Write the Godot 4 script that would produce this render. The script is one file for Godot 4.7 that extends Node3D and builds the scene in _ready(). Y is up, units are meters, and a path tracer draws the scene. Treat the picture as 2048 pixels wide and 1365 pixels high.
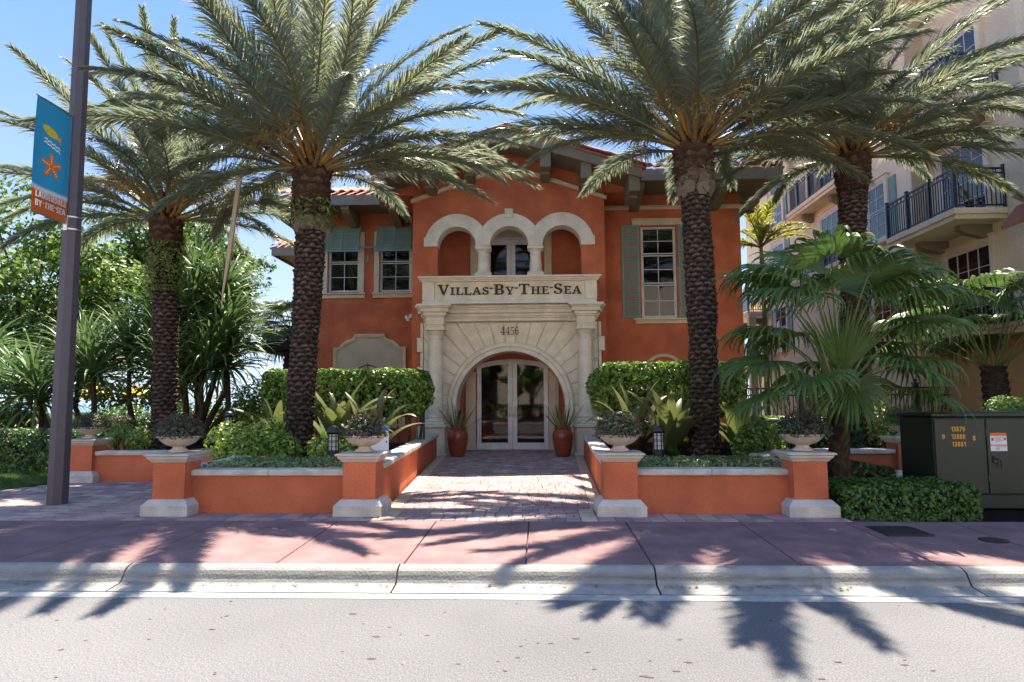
extends Node3D
# A red-orange two-storey villa behind date palms and planters, seen from the street on a bright day.

var names := {}
var rng := RandomNumberGenerator.new()
var T := {}
var M := {}
var serif := SystemFont.new()
var sans := SystemFont.new()
var serif_bold := SystemFont.new()


class MB:
	# collects triangles for one mesh
	var v := PackedVector3Array()
	var n := PackedVector3Array()
	var c := PackedColorArray()
	var uv := PackedVector2Array()
	var ix := PackedInt32Array()
	var col := Color(1, 1, 1)
	var xf := Transform3D.IDENTITY
	var with_uv := false

	func vert(p: Vector3, nn: Vector3, t := Vector2.ZERO) -> void:
		v.append(xf * p)
		n.append((xf.basis * nn).normalized())
		c.append(col)
		uv.append(t)

	func tri(a: Vector3, b: Vector3, d: Vector3) -> void:
		var nn := (b - a).cross(d - a)
		if nn.length_squared() < 1e-16:
			return
		var k := v.size()
		vert(a, nn)
		vert(b, nn)
		vert(d, nn)
		ix.append_array(PackedInt32Array([k, k + 2, k + 1]))

	func quad(a: Vector3, b: Vector3, d: Vector3, e: Vector3) -> void:
		var nn := (b - a).cross(d - a) + (d - a).cross(e - a)
		var k := v.size()
		vert(a, nn, Vector2(0, 1))
		vert(b, nn, Vector2(1, 1))
		vert(d, nn, Vector2(1, 0))
		vert(e, nn, Vector2(0, 0))
		ix.append_array(PackedInt32Array([k, k + 2, k + 1, k, k + 3, k + 2]))

	func oquad(a: Vector3, b: Vector3, d: Vector3, e: Vector3, out: Vector3) -> void:
		if (b - a).cross(d - a).dot(out) < 0.0:
			quad(a, e, d, b)
		else:
			quad(a, b, d, e)

	func box(p: Vector3, s: Vector3, b := 0.0) -> void:
		var h := s * 0.5
		b = minf(b, minf(h.x, minf(h.y, h.z)) * 0.9)
		for a in 3:
			var u := (a + 1) % 3
			var w := (a + 2) % 3
			for sg: float in [-1.0, 1.0]:
				var q := []
				for k in [[-1, -1], [1, -1], [1, 1], [-1, 1]]:
					var o := Vector3.ZERO
					o[a] = sg * h[a]
					o[u] = k[0] * (h[u] - b)
					o[w] = k[1] * (h[w] - b)
					q.append(p + o)
				var out := Vector3.ZERO
				out[a] = sg
				oquad(q[0], q[1], q[2], q[3], out)
			if b > 0.0:
				for su: float in [-1.0, 1.0]:
					for sw: float in [-1.0, 1.0]:
						var q := []
						for k in [[-1, 0], [1, 0], [1, 1], [-1, 1]]:
							var o := Vector3.ZERO
							o[a] = k[0] * (h[a] - b)
							o[u] = su * (h[u] - (b if k[1] else 0.0))
							o[w] = sw * (h[w] - (0.0 if k[1] else b))
							q.append(p + o)
						var out := Vector3.ZERO
						out[u] = su
						out[w] = sw
						oquad(q[0], q[1], q[2], q[3], out)
		if b > 0.0:
			for sx in [-1.0, 1.0]:
				for sy in [-1.0, 1.0]:
					for sz in [-1.0, 1.0]:
						var g := Vector3(sx, sy, sz)
						var p0 := p + g * Vector3(h.x, h.y - b, h.z - b)
						var p1 := p + g * Vector3(h.x - b, h.y, h.z - b)
						var p2 := p + g * Vector3(h.x - b, h.y - b, h.z)
						if (p1 - p0).cross(p2 - p0).dot(g) < 0.0:
							tri(p0, p2, p1)
						else:
							tri(p0, p1, p2)

	func span(x0: float, x1: float, y0: float, y1: float, z0: float, z1: float, b := 0.0) -> void:
		box(Vector3((x0 + x1) / 2, (y0 + y1) / 2, (z0 + z1) / 2), Vector3(absf(x1 - x0), absf(y1 - y0), absf(z1 - z0)), b)

	func prism(poly: PackedVector2Array, z0: float, z1: float, bevel := 0.0) -> void:
		# an outline in x,y pushed from z0 (back) to z1 (front)
		var area := 0.0
		for i in poly.size():
			area += poly[i].cross(poly[(i + 1) % poly.size()])
		if area < 0.0:
			poly = poly.duplicate()
			poly.reverse()
		var front := poly
		if bevel > 0.0:
			front = PackedVector2Array()
			for i in poly.size():
				var a := (poly[i] - poly[posmod(i - 1, poly.size())]).normalized()
				var b := (poly[(i + 1) % poly.size()] - poly[i]).normalized()
				var na := Vector2(-a.y, a.x)
				var nb := Vector2(-b.y, b.x)
				front.append(poly[i] + (na + nb) * bevel / maxf(0.3, 1.0 + na.dot(nb)))
		var t := Geometry2D.triangulate_polygon(front)
		for i in range(0, t.size(), 3):
			var q := [front[t[i]], front[t[i + 1]], front[t[i + 2]]]
			if (q[1] - q[0]).cross(q[2] - q[0]) < 0.0:
				q = [q[0], q[2], q[1]]
			tri(Vector3(q[0].x, q[0].y, z1), Vector3(q[1].x, q[1].y, z1), Vector3(q[2].x, q[2].y, z1))
		t = Geometry2D.triangulate_polygon(poly)
		for i in range(0, t.size(), 3):
			var q := [poly[t[i]], poly[t[i + 1]], poly[t[i + 2]]]
			if (q[1] - q[0]).cross(q[2] - q[0]) > 0.0:
				q = [q[0], q[2], q[1]]
			tri(Vector3(q[0].x, q[0].y, z0), Vector3(q[1].x, q[1].y, z0), Vector3(q[2].x, q[2].y, z0))
		var zb := z1 - bevel
		for i in poly.size():
			var j := (i + 1) % poly.size()
			quad(Vector3(poly[i].x, poly[i].y, z0), Vector3(poly[j].x, poly[j].y, z0), Vector3(poly[j].x, poly[j].y, zb), Vector3(poly[i].x, poly[i].y, zb))
			if bevel > 0.0:
				quad(Vector3(poly[i].x, poly[i].y, zb), Vector3(poly[j].x, poly[j].y, zb), Vector3(front[j].x, front[j].y, z1), Vector3(front[i].x, front[i].y, z1))

	func sheet(rows: Array, closed := true, flip := false, colors := []) -> void:
		# a smooth skin over rows of points
		var w: int = rows[0].size()
		var hgt := rows.size()
		var k := v.size()
		for i in hgt:
			for j in w:
				var jn: int = (j + 1) % w if closed else mini(j + 1, w - 1)
				var jp: int = posmod(j - 1, w) if closed else maxi(j - 1, 0)
				var du: Vector3 = rows[i][jn] - rows[i][jp]
				var dv: Vector3 = rows[mini(i + 1, hgt - 1)][j] - rows[maxi(i - 1, 0)][j]
				var nn := du.cross(dv)
				if flip:
					nn = -nn
				if nn.length_squared() < 1e-16:
					nn = Vector3.UP
				if colors.size():
					col = colors[i][j]
				vert(rows[i][j], nn, Vector2(float(j) / w, float(i) / hgt))
		for i in hgt - 1:
			for j in (w if closed else w - 1):
				var jn := (j + 1) % w
				var a := k + i * w + j
				var b := k + i * w + jn
				var d := k + (i + 1) * w + jn
				var e := k + (i + 1) * w + j
				if flip:
					ix.append_array(PackedInt32Array([a, b, d, a, d, e]))
				else:
					ix.append_array(PackedInt32Array([a, d, b, a, e, d]))

	func lathe(profile: Array, sides: int, at := Vector3.ZERO, smooth := false) -> void:
		# profile: Vector2(radius, height) from the bottom up
		var rows := []
		for q in profile:
			var row := PackedVector3Array()
			for j in sides:
				var a := TAU * j / sides
				row.append(at + Vector3(cos(a) * q.x, q.y, -sin(a) * q.x))
			rows.append(row)
		if smooth:
			sheet(rows)
		else:
			for i in rows.size() - 1:
				sheet([rows[i], rows[i + 1]])

	func tube(pts: PackedVector3Array, radii: PackedFloat32Array, sides := 6) -> void:
		var rows := []
		var up := Vector3.UP
		var t0 := (pts[1] - pts[0]).normalized()
		if absf(t0.dot(up)) > 0.9:
			up = Vector3.RIGHT
		var s := t0.cross(up).normalized()
		for i in pts.size():
			var t := (pts[mini(i + 1, pts.size() - 1)] - pts[maxi(i - 1, 0)]).normalized()
			s = (s - t * s.dot(t)).normalized()
			var b := t.cross(s)
			var row := PackedVector3Array()
			for j in sides:
				var a := TAU * j / sides
				row.append(pts[i] + (s * cos(a) + b * sin(a)) * radii[i])
			rows.append(row)
		sheet(rows, true, false)
		for e in [0, pts.size() - 1]:
			for j in range(1, sides - 1):
				if e:
					tri(rows[e][0], rows[e][j], rows[e][j + 1])
				else:
					tri(rows[e][0], rows[e][j + 1], rows[e][j])

	func strap(at: Vector3, az: float, e0: float, droop: float, length: float, wide: float, fold := 0.25, seg := 6, base_w := 0.6, twist := 0.0, power := 1.6, col_tip := Color(-1, 0, 0)) -> void:
		# one long leaf that leaves its base at elevation e0 and arches over
		var hd := Vector3(cos(az), 0, -sin(az))
		var side := Vector3(sin(az), 0, cos(az))
		var p := at
		var k := v.size()
		var c0 := col
		for i in seg + 1:
			var s := float(i) / seg
			var e := e0 - droop * pow(s, power)
			var d := hd * cos(e) + Vector3.UP * sin(e)
			var nn := d.cross(side) * -1.0
			if nn.dot(Vector3.UP * cos(e) - hd * sin(e)) < 0.0:
				nn = -nn
			var sd := side.rotated(d, twist * s)
			nn = nn.rotated(d, twist * s)
			var w := wide * 0.5 * lerpf(base_w, 1.0, clampf(s * 3.0, 0, 1)) * (1.0 if s < 0.45 else pow(maxf(0.0, 1.0 - (s - 0.45) / 0.55), 0.75))
			if col_tip.r >= 0.0:
				col = c0.lerp(col_tip, s * s)
			vert(p - sd * w + nn * fold * w, nn + sd * fold)
			vert(p, nn)
			vert(p + sd * w + nn * fold * w, nn - sd * fold)
			p += d * length / seg
		col = c0
		for i in seg:
			var a := k + i * 3
			ix.append_array(PackedInt32Array([a, a + 4, a + 1, a, a + 3, a + 4, a + 1, a + 5, a + 2, a + 1, a + 4, a + 5]))

	func mesh() -> ArrayMesh:
		var arr := []
		arr.resize(Mesh.ARRAY_MAX)
		arr[Mesh.ARRAY_VERTEX] = v
		arr[Mesh.ARRAY_NORMAL] = n
		arr[Mesh.ARRAY_COLOR] = c
		if with_uv:
			arr[Mesh.ARRAY_TEX_UV] = uv
		arr[Mesh.ARRAY_INDEX] = ix
		var m := ArrayMesh.new()
		m.add_surface_from_arrays(Mesh.PRIMITIVE_TRIANGLES, arr)
		return m


# ---------------------------------------------------------------- naming

func numbered(called: String) -> String:
	var k: int = names.get(called, 0)
	names[called] = k + 1
	return called if k == 0 else "%s_%03d" % [called, k]


func tag(o: Node, label: String, category := "", group := "", kind := "") -> Node:
	if label:
		o.set_meta("label", label)
	if category:
		o.set_meta("category", category)
	if group:
		o.set_meta("group", group)
	if kind:
		o.set_meta("kind", kind)
	return o


func thing(called: String, label: String, category: String, at := Vector3.ZERO, turn := 0.0, group := "") -> Node3D:
	var o := Node3D.new()
	o.name = numbered(called)
	add_child(o)
	o.position = at
	o.rotation.y = turn
	tag(o, label, category, group)
	return o


func part(called: String, shape, m: Material, parent: Node, at := Vector3.ZERO) -> MeshInstance3D:
	var o := MeshInstance3D.new()
	o.name = called if parent != self else numbered(called)
	o.mesh = shape.mesh() if shape is MB else shape
	o.material_override = m
	o.position = at
	parent.add_child(o, true)
	return o


func struct(called: String, shape, m: Material, label := "") -> MeshInstance3D:
	var o := part(called, shape, m, self)
	o.set_meta("kind", "structure")
	if label:
		o.set_meta("label", label)
	return o


func dup(o: Node3D, at: Vector3, turn: float, label: String, group := "") -> Node3D:
	var r: Node3D = o.duplicate()
	r.name = numbered(String(o.get_meta("stem") if o.has_meta("stem") else o.name))
	add_child(r)
	r.position = at
	r.rotation.y = turn
	r.set_meta("label", label)
	if group:
		r.set_meta("group", group)
	return r


func copies(called: String, shape: Mesh, m: Material, parent: Node, buf: PackedFloat32Array, kind := "stuff") -> MultiMeshInstance3D:
	var mm := MultiMesh.new()
	mm.transform_format = MultiMesh.TRANSFORM_3D
	mm.use_colors = true
	mm.mesh = shape
	mm.instance_count = buf.size() / 16
	mm.buffer = buf
	var o := MultiMeshInstance3D.new()
	o.name = called if parent != self else numbered(called)
	o.multimesh = mm
	o.material_override = m
	parent.add_child(o, true)
	if kind:
		o.set_meta("kind", kind)
	return o


func put(buf: PackedFloat32Array, b: Basis, o: Vector3, c: Color) -> void:
	buf.append_array(PackedFloat32Array([b.x.x, b.y.x, b.z.x, o.x, b.x.y, b.y.y, b.z.y, o.y, b.x.z, b.y.z, b.z.z, o.z, c.r, c.g, c.b, 1.0]))


func R(a: float, b: float) -> float:
	return rng.randf_range(a, b)


func V(x: float, y: float, z: float) -> Vector3:
	return Vector3(x, y, z)


# ---------------------------------------------------------------- materials

func noise_tex(freq: float, dark: float, light: float, seed_: int, octaves := 4, normal := false, bump := 4.0, size := 512, cellular := false) -> NoiseTexture2D:
	var f := FastNoiseLite.new()
	f.seed = seed_
	f.noise_type = FastNoiseLite.TYPE_CELLULAR if cellular else FastNoiseLite.TYPE_SIMPLEX_SMOOTH
	f.frequency = freq
	f.fractal_type = FastNoiseLite.FRACTAL_FBM
	f.fractal_octaves = octaves
	var t := NoiseTexture2D.new()
	t.width = size
	t.height = size
	t.seamless = true
	t.noise = f
	if normal:
		t.as_normal_map = true
		t.bump_strength = bump
	else:
		var g := Gradient.new()
		g.set_color(0, Color(dark, dark, dark))
		g.set_color(1, Color(light, light, light))
		t.color_ramp = g
	return t


func mat(r: float, g: float, b: float, rough := 0.8, spec := 0.5) -> StandardMaterial3D:
	var m := StandardMaterial3D.new()
	m.albedo_color = Color(r, g, b).linear_to_srgb()
	m.roughness = rough
	m.metallic_specular = spec
	return m


func surf(m: StandardMaterial3D, tex: Texture2D, scale: float, over: Texture2D = null, over_scale := 1.0, nrm: Texture2D = null, nscale := 0.5) -> StandardMaterial3D:
	m.uv1_triplanar = true
	m.uv1_world_triplanar = true
	m.uv1_scale = Vector3.ONE * scale
	m.albedo_texture = tex
	if over:
		m.uv2_triplanar = true
		m.uv2_world_triplanar = true
		m.uv2_scale = Vector3.ONE * over_scale
		m.detail_enabled = true
		m.detail_albedo = over
		m.detail_blend_mode = BaseMaterial3D.BLEND_MODE_MUL
		m.detail_uv_layer = BaseMaterial3D.DETAIL_UV_2
	if nrm:
		m.normal_enabled = true
		m.normal_texture = nrm
		m.normal_scale = nscale
	return m


func leafy(rough: float, back: Color, spec := 0.5) -> StandardMaterial3D:
	var m := mat(1, 1, 1, rough, spec)
	m.vertex_color_use_as_albedo = true
	m.backlight_enabled = true
	m.backlight = back
	m.cull_mode = BaseMaterial3D.CULL_DISABLED
	return m


func make_materials() -> void:
	T.fine = noise_tex(0.09, 0.84, 1.0, 3, 5)
	T.speck = noise_tex(0.22, 0.58, 1.0, 11, 3)
	T.cloud = noise_tex(0.008, 0.88, 1.0, 5, 5)
	T.blotch = noise_tex(0.012, 0.80, 1.0, 8, 6)
	T.asphalt = noise_tex(0.17, 0.62, 1.0, 31, 4)
	T.grain_n = noise_tex(0.12, 0, 1, 21, 4, true, 5.0)
	T.rough_n = noise_tex(0.05, 0, 1, 23, 5, true, 8.0)
	T.wave_n = noise_tex(0.012, 0, 1, 25, 4, true, 6.0)
	M.stucco = surf(mat(0.80, 0.23, 0.112, 0.9, 0.3), T.fine, 0.9, T.blotch, 0.16, T.grain_n, 0.35)
	M.far_wall = surf(mat(0.98, 0.88, 0.74, 0.9, 0.3), T.fine, 0.4, T.cloud, 0.1)
	M.stone = surf(mat(1.0, 0.91, 0.74, 0.85, 0.35), T.fine, 0.6, T.cloud, 0.5, T.grain_n, 0.3)
	M.trim = surf(mat(0.88, 0.75, 0.53, 0.8, 0.35), T.fine, 0.5, T.cloud, 0.3, T.grain_n, 0.15)
	M.panel = surf(mat(0.72, 0.64, 0.48, 0.85, 0.3), T.fine, 0.5, T.cloud, 0.3)
	M.cast = surf(mat(0.80, 0.74, 0.66, 0.85, 0.35), T.fine, 1.2, T.blotch, 0.5, T.grain_n, 0.3)
	M.urn = surf(mat(0.85, 0.73, 0.60, 0.85, 0.35), T.fine, 1.2, T.blotch, 0.8, T.grain_n, 0.3)
	M.brown = surf(mat(0.28, 0.22, 0.155, 0.9, 0.25), T.fine, 1.0)
	M.gutter = surf(mat(0.23, 0.20, 0.155, 0.5, 0.4), T.cloud, 0.5)
	M.tile = surf(mat(0.50, 0.20, 0.13, 0.75, 0.4), T.fine, 1.5, T.blotch, 0.9, T.grain_n, 0.4)
	M.tile.vertex_color_use_as_albedo = true
	M.shutter = surf(mat(0.23, 0.36, 0.325, 0.55, 0.4), T.cloud, 0.6)
	M.white = surf(mat(0.70, 0.70, 0.68, 0.45, 0.5), T.cloud, 0.6)
	M.door = surf(mat(0.82, 0.79, 0.80, 0.45, 0.5), T.cloud, 0.6)
	M.black = mat(0.018, 0.018, 0.022, 0.45, 0.5)
	M.iron = mat(0.022, 0.026, 0.045, 0.45, 0.5)
	M.letter = mat(0.03, 0.026, 0.022, 0.45, 0.4)
	M.steel = mat(0.55, 0.55, 0.56, 0.3)
	M.steel.metallic = 0.9
	M.glass = mat(0.02, 0.025, 0.03, 0.03, 0.6)
	M.glass.albedo_color = Color(0.05, 0.06, 0.07, 0.25)
	M.glass.transparency = BaseMaterial3D.TRANSPARENCY_ALPHA
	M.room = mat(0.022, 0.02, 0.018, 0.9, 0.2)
	M.road = surf(mat(0.262, 0.261, 0.272, 0.95, 0.2), T.asphalt, 0.75, T.cloud, 0.07, T.rough_n, 0.4)
	M.line = surf(mat(0.50, 0.50, 0.49, 0.85, 0.3), T.fine, 1.8, T.blotch, 0.8, T.rough_n, 0.3)
	M.kerb = surf(mat(1, 1, 1, 0.9, 0.3), T.fine, 1.4, T.blotch, 0.55, T.rough_n, 0.3)
	M.kerb.vertex_color_use_as_albedo = true
	M.walk = surf(mat(0.34, 0.205, 0.205, 0.9, 0.3), T.fine, 1.1, T.blotch, 0.3, T.grain_n, 0.3)
	M.joint = mat(0.10, 0.08, 0.075, 0.95, 0.1)
	M.paver = surf(mat(1.2, 1.09, 1.07, 0.9, 0.3), T.fine, 1.8, T.cloud, 0.5, T.rough_n, 0.35)
	M.paver.vertex_color_use_as_albedo = true
	M.soil = surf(mat(0.06, 0.042, 0.03, 0.95, 0.1), T.speck, 1.0, T.blotch, 0.4, T.rough_n, 0.8)
	M.sand = surf(mat(0.62, 0.57, 0.48, 0.95, 0.2), T.fine, 0.3, T.cloud, 0.05)
	M.dune = surf(mat(0.26, 0.27, 0.10, 0.95, 0.2), T.blotch, 0.08, T.speck, 0.3)
	M.sea = surf(mat(0.07, 0.20, 0.24, 0.25, 0.4), T.cloud, 0.01)
	M.terracotta = surf(mat(0.34, 0.075, 0.035, 0.28, 0.5), T.cloud, 1.0, T.blotch, 1.3)
	M.bark = surf(mat(1, 1, 1, 0.95, 0.2), T.speck, 1.6, T.fine, 3.0, T.rough_n, 0.8)
	M.bark.vertex_color_use_as_albedo = true
	M.wood = surf(mat(0.14, 0.105, 0.075, 0.95, 0.2), T.speck, 1.2, T.blotch, 0.9, T.rough_n, 0.8)
	M.frond = leafy(0.36, Color(1, 1, 1), 0.7)
	M.leaf = leafy(0.38, Color(0.85, 0.85, 0.85), 0.5)
	M.lime_frond = leafy(0.5, Color(1, 1, 1), 0.4)
	M.lime_frond.albedo_color = Color(1.0, 1.0, 0.42).linear_to_srgb()
	M.tree_leaf = leafy(0.5, Color(0.9, 0.9, 0.9), 0.4)
	M.gloss = leafy(0.40, Color(0.8, 0.8, 0.8), 0.4)
	M.stalk = mat(1, 1, 1, 0.55, 0.45)
	M.stalk.vertex_color_use_as_albedo = true
	M.box = surf(mat(0.012, 0.028, 0.023, 0.42, 0.45), T.cloud, 0.5)
	M.post = surf(mat(0.105, 0.090, 0.110, 0.5, 0.5), T.cloud, 0.8, T.fine, 1.2)
	M.cream = surf(mat(1.0, 0.83, 0.60, 0.9, 0.3), T.fine, 0.4, T.cloud, 0.1, T.grain_n, 0.3)
	M.tan = surf(mat(0.72, 0.57, 0.40, 0.9, 0.3), T.fine, 0.4, T.cloud, 0.1, T.grain_n, 0.3)
	M.ochre = surf(mat(0.85, 0.58, 0.32, 0.9, 0.3), T.fine, 0.4, T.cloud, 0.1, T.grain_n, 0.3)
	M.plain = mat(1, 1, 1, 0.7, 0.4)
	M.plain.vertex_color_use_as_albedo = true


# ---------------------------------------------------------------- ground

func ground_y(z: float) -> float:   # the paved forecourt rises a little towards the door
	return 0.2 + clampf((-8.2 - z) / 9.0, 0.0, 1.2) * 0.06


func make_ground() -> void:
	var g := MB.new()
	g.span(-400, 400, -0.6, 0.13, -36, -8.1)
	g.span(-400, 400, -0.6, 0.13, -8.1, -6.3)
	struct("ground", g, M.soil)
	g = MB.new()
	g.span(-400, 400, -0.5, 0.0, -5.850, 6.2)
	struct("road", g, M.road, "pale sun-bleached asphalt road in the foreground")
	g = MB.new()
	g.span(-60, 60, -0.02, 0.004, -5.835, -5.69)
	struct("road_marking", g, M.line, "white edge line along the gutter")
	g = MB.new()
	g.span(-400, 400, -0.5, 0.12, 6.2, 9.0)
	struct("far_pavement", g, M.walk)
	g = MB.new()
	g.span(-400, 400, -0.5, 0.13, 9.0, 60.0)
	struct("far_ground", g, M.sand)

	# kerb with gutter, cast in lengths
	var kerb := Node3D.new()
	kerb.name = "kerb"
	add_child(kerb)
	tag(kerb, "rounded pale concrete kerb and gutter along the road", "", "", "structure")
	var js := [-14.2, -11.6, -8.9, -6.3, -3.73, -1.27, 0.99, 3.63, 6.2, 8.8, 11.4, 14.0]
	var prof := PackedVector2Array([Vector2(-5.868, -0.3), Vector2(-5.868, 0.003), Vector2(-6.05, 0.022), Vector2(-6.07, 0.03), Vector2(-6.09, 0.052), Vector2(-6.11, 0.085), Vector2(-6.135, 0.118), Vector2(-6.165, 0.138), Vector2(-6.20, 0.149), Vector2(-6.248, 0.152), Vector2(-6.248, -0.3)])
	var fn := FastNoiseLite.new()
	fn.seed = 9
	fn.frequency = 1.0
	for i in js.size() - 1:
		var b := MB.new()
		var xa: float = js[i] + 0.007 + R(0, 0.004)
		var xb: float = js[i + 1] - 0.007
		var k := int((xb - xa) / 0.05)
		for e in prof.size() - 1:
			var rows := []
			var cols := []
			for f in 5:
				var q := prof[e].lerp(prof[e + 1], f / 4.0)
				var row := PackedVector3Array()
				var cr := []
				for c in k + 1:
					var x := lerpf(xa, xb, float(c) / k)
					var n := fn.get_noise_3d(x * 0.9, q.y * 22.0, q.x * 9.0) * 0.6 + fn.get_noise_3d(x * 5.0, q.y * 60.0, q.x * 20.0) * 0.6
					var band := clampf(1.0 - absf(q.y - 0.075) / 0.05, 0.0, 1.0)
					var foot := clampf(1.0 - absf(q.y - 0.028) / 0.01, 0.0, 1.0) * 0.6
					var dirt := clampf((band * 0.75 + foot) * (0.75 + n * 1.3), 0.0, 1.0)
					cr.append(Color(0.45, 0.44, 0.405).lerp(Color(0.21, 0.20, 0.18), dirt))
					row.append(V(x, q.y, q.x))
				rows.append(row)
				cols.append(cr)
			b.sheet(rows, false, false, cols)
		b.col = Color(0.3, 0.29, 0.26)
		for x in [xa, xb]:
			var t := Geometry2D.triangulate_polygon(prof)
			for m in range(0, t.size(), 3):
				b.tri(V(x, prof[t[m]].y, prof[t[m]].x), V(x, prof[t[m + 1]].y, prof[t[m + 1]].x), V(x, prof[t[m + 2]].y, prof[t[m + 2]].x))
		part("kerb_block", b, M.kerb, kerb)
	var bed := MB.new()
	bed.span(-30, 30, -0.4, -0.03, -6.24, -5.87)
	part("bed", bed, M.joint, kerb)

	# coloured concrete pavement slabs
	var walk := Node3D.new()
	walk.name = "pavement"
	add_child(walk)
	tag(walk, "pink tinted concrete pavement in wide slabs", "", "", "structure")
	var xs := [-14.5, -13.3, -12.1, -10.9, -9.7, -8.5, -7.3, -6.15, -4.95, -3.80, -2.41, -1.24, -0.14, 0.99, 2.30, 3.50, 4.7, 5.9, 7.1, 8.3, 9.5, 10.7, 11.9, 13.1]
	for i in xs.size() - 1:
		var b := MB.new()
		b.xf = Transform3D(Basis(Vector3.RIGHT, 0.0251), V(0, 0.150, -6.252))
		var d := R(-0.002, 0.002)
		b.span(xs[i] + 0.006, xs[i + 1] - 0.006, -0.12, d, -1.945, -0.002, 0.005)
		part("paving_slab", b, M.walk, walk)
	bed = MB.new()
	bed.span(-30, 30, -0.1, 0.135, -8.2, -6.26)
	part("bed", bed, M.joint, walk)

	pavers()

	# beyond the garden: pale path, dune plants, sea
	g = MB.new()
	g.span(-400, 400, -0.8, 0.18, -47, -36)
	struct("beach_path", g, M.sand)
	g = MB.new()
	g.span(-400, 400, -3.0, 0.10, -85, -47)
	struct("dune", g, M.dune)
	g = MB.new()
	g.span(-900, 900, -5.0, -1.2, -125, -85)
	struct("beach", g, M.sand)
	g = MB.new()
	g.span(-9000, 9000, -6.0, -2.0, -9000, -125)
	struct("sea", g, M.sea)


func paver_tone() -> Color:
	var k := rng.randi() % 10
	var c := Color(0.36, 0.27, 0.255)
	if k < 3:
		c = Color(0.33, 0.245, 0.25)
	elif k < 5:
		c = Color(0.42, 0.34, 0.29)
	elif k < 6:
		c = Color(0.47, 0.40, 0.32)
	elif k < 7:
		c = Color(0.27, 0.235, 0.25)
	return c * R(0.95, 1.35)


func paver_set(called: String, label: String, cells: Array) -> void:
	# cells: [x0, x1, z_front, z_back, y, tone]; the ones nearest the road are pieces of their own
	var o := Node3D.new()
	o.name = called
	add_child(o)
	tag(o, label, "", "", "structure")
	cells.sort_custom(func(a, b): return a[2] > b[2])
	var shapes := {}
	var rest := MB.new()
	for i in cells.size():
		var q: Array = cells[i]
		if i < 295:
			var key := "%.3f_%.3f_%d" % [q[1] - q[0], q[2] - q[3], i % 9]
			if not shapes.has(key):
				var b := MB.new()
				b.col = paver_tone() if q[5] == null else q[5]
				b.box(V(0, -0.03, 0), V(q[1] - q[0] - 0.007, 0.06, q[2] - q[3] - 0.007), 0.006)
				shapes[key] = b.mesh()
			part("paver", shapes[key], M.paver, o, V((q[0] + q[1]) / 2, q[4] + R(-0.0015, 0.0015), (q[2] + q[3]) / 2))
		else:
			rest.col = paver_tone() if q[5] == null else q[5]
			rest.box(V((q[0] + q[1]) / 2, q[4] - 0.03 + R(-0.0015, 0.0015), (q[2] + q[3]) / 2), V(q[1] - q[0] - 0.007, 0.06, q[2] - q[3] - 0.007), 0.005)
	if rest.v.size():
		tag(part("far_pavers", rest, M.paver, o), "", "", "", "stuff")


func wall_left(z: float) -> float:
	return -2.06 - (-9.2 - z) * 0.063


func wall_right(z: float) -> float:
	return 0.85 + (-9.2 - z) * 0.027


func pavers() -> void:
	var cells := []
	var z := -8.215
	var row := 0
	var edge := Color(0.62, 0.53, 0.40)
	while z > -19.0:
		var d := 0.215
		var zm := z - d / 2
		var y := ground_y(zm)
		var x0 := wall_left(minf(zm, -9.2)) + (0.0 if zm < -9.1 else 0.0)
		var x1 := wall_right(minf(zm, -9.2))
		if zm > -9.1:
			x0 = -1.98
			x1 = 0.68
		cells.append([x0, x0 + 0.2, z, z - d, y, edge * R(0.92, 1.06)])
		cells.append([x1 - 0.2, x1, z, z - d, y, edge * R(0.92, 1.06)])
		var x := x0 + 0.2
		var k := row % 3
		while x < x1 - 0.205:
			var w: float = [0.13, 0.165, 0.21, 0.165][(k + rng.randi() % 2) % 4]
			k += 1
			var e := minf(x + w, x1 - 0.2)
			if x1 - 0.2 - e < 0.06:
				e = x1 - 0.2
			cells.append([x, e, z, z - d, y, null])
			x = e
		z -= d
		row += 1
	paver_set("walkway", "mixed pink and cream paver walkway leading up to the arched door", cells)
	# the forecourt at the left, behind the street pavement
	cells = []
	z = -8.215
	row = 0
	while z > -12.2:
		var x := -9.6 + (0.1 if row % 2 else 0.0) + maxf(0.0, (-9.5 - z) * 0.45)
		while x < -5.02:
			cells.append([x, x + 0.205, z, z - 0.14, 0.2, paver_tone() * Color(0.95, 0.93, 0.97)])
			x += 0.205
		z -= 0.14
		row += 1
	paver_set("side_forecourt", "mauve paver forecourt left of the planters, dappled with palm shade", cells)
	cells = []
	for seg in [[-5.05, -1.98], [0.68, 3.62]]:
		var x: float = seg[0]
		while x < seg[1] - 0.01:
			cells.append([x, minf(x + 0.205, seg[1]), -8.215, -8.36, 0.2, null])
			cells.append([x, minf(x + 0.205, seg[1]), -8.36, -8.72, 0.2, null])
			x += 0.205
	paver_set("paver_strip", "narrow strip of pavers between pavement and planter walls", cells)
	var b := MB.new()
	b.span(-10, 4, 0.0, 0.185, -19.2, -8.2)
	struct("paver_bed", b, M.joint)


# ---------------------------------------------------------------- planters, pillars, urns

func pillar_base(mb: MB, y0: float) -> void:
	var q := [[0.30, y0], [0.30, y0 + 0.125], [0.285, y0 + 0.14], [0.235, y0 + 0.195], [0.215, y0 + 0.2]]
	rings(mb, q)


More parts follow.
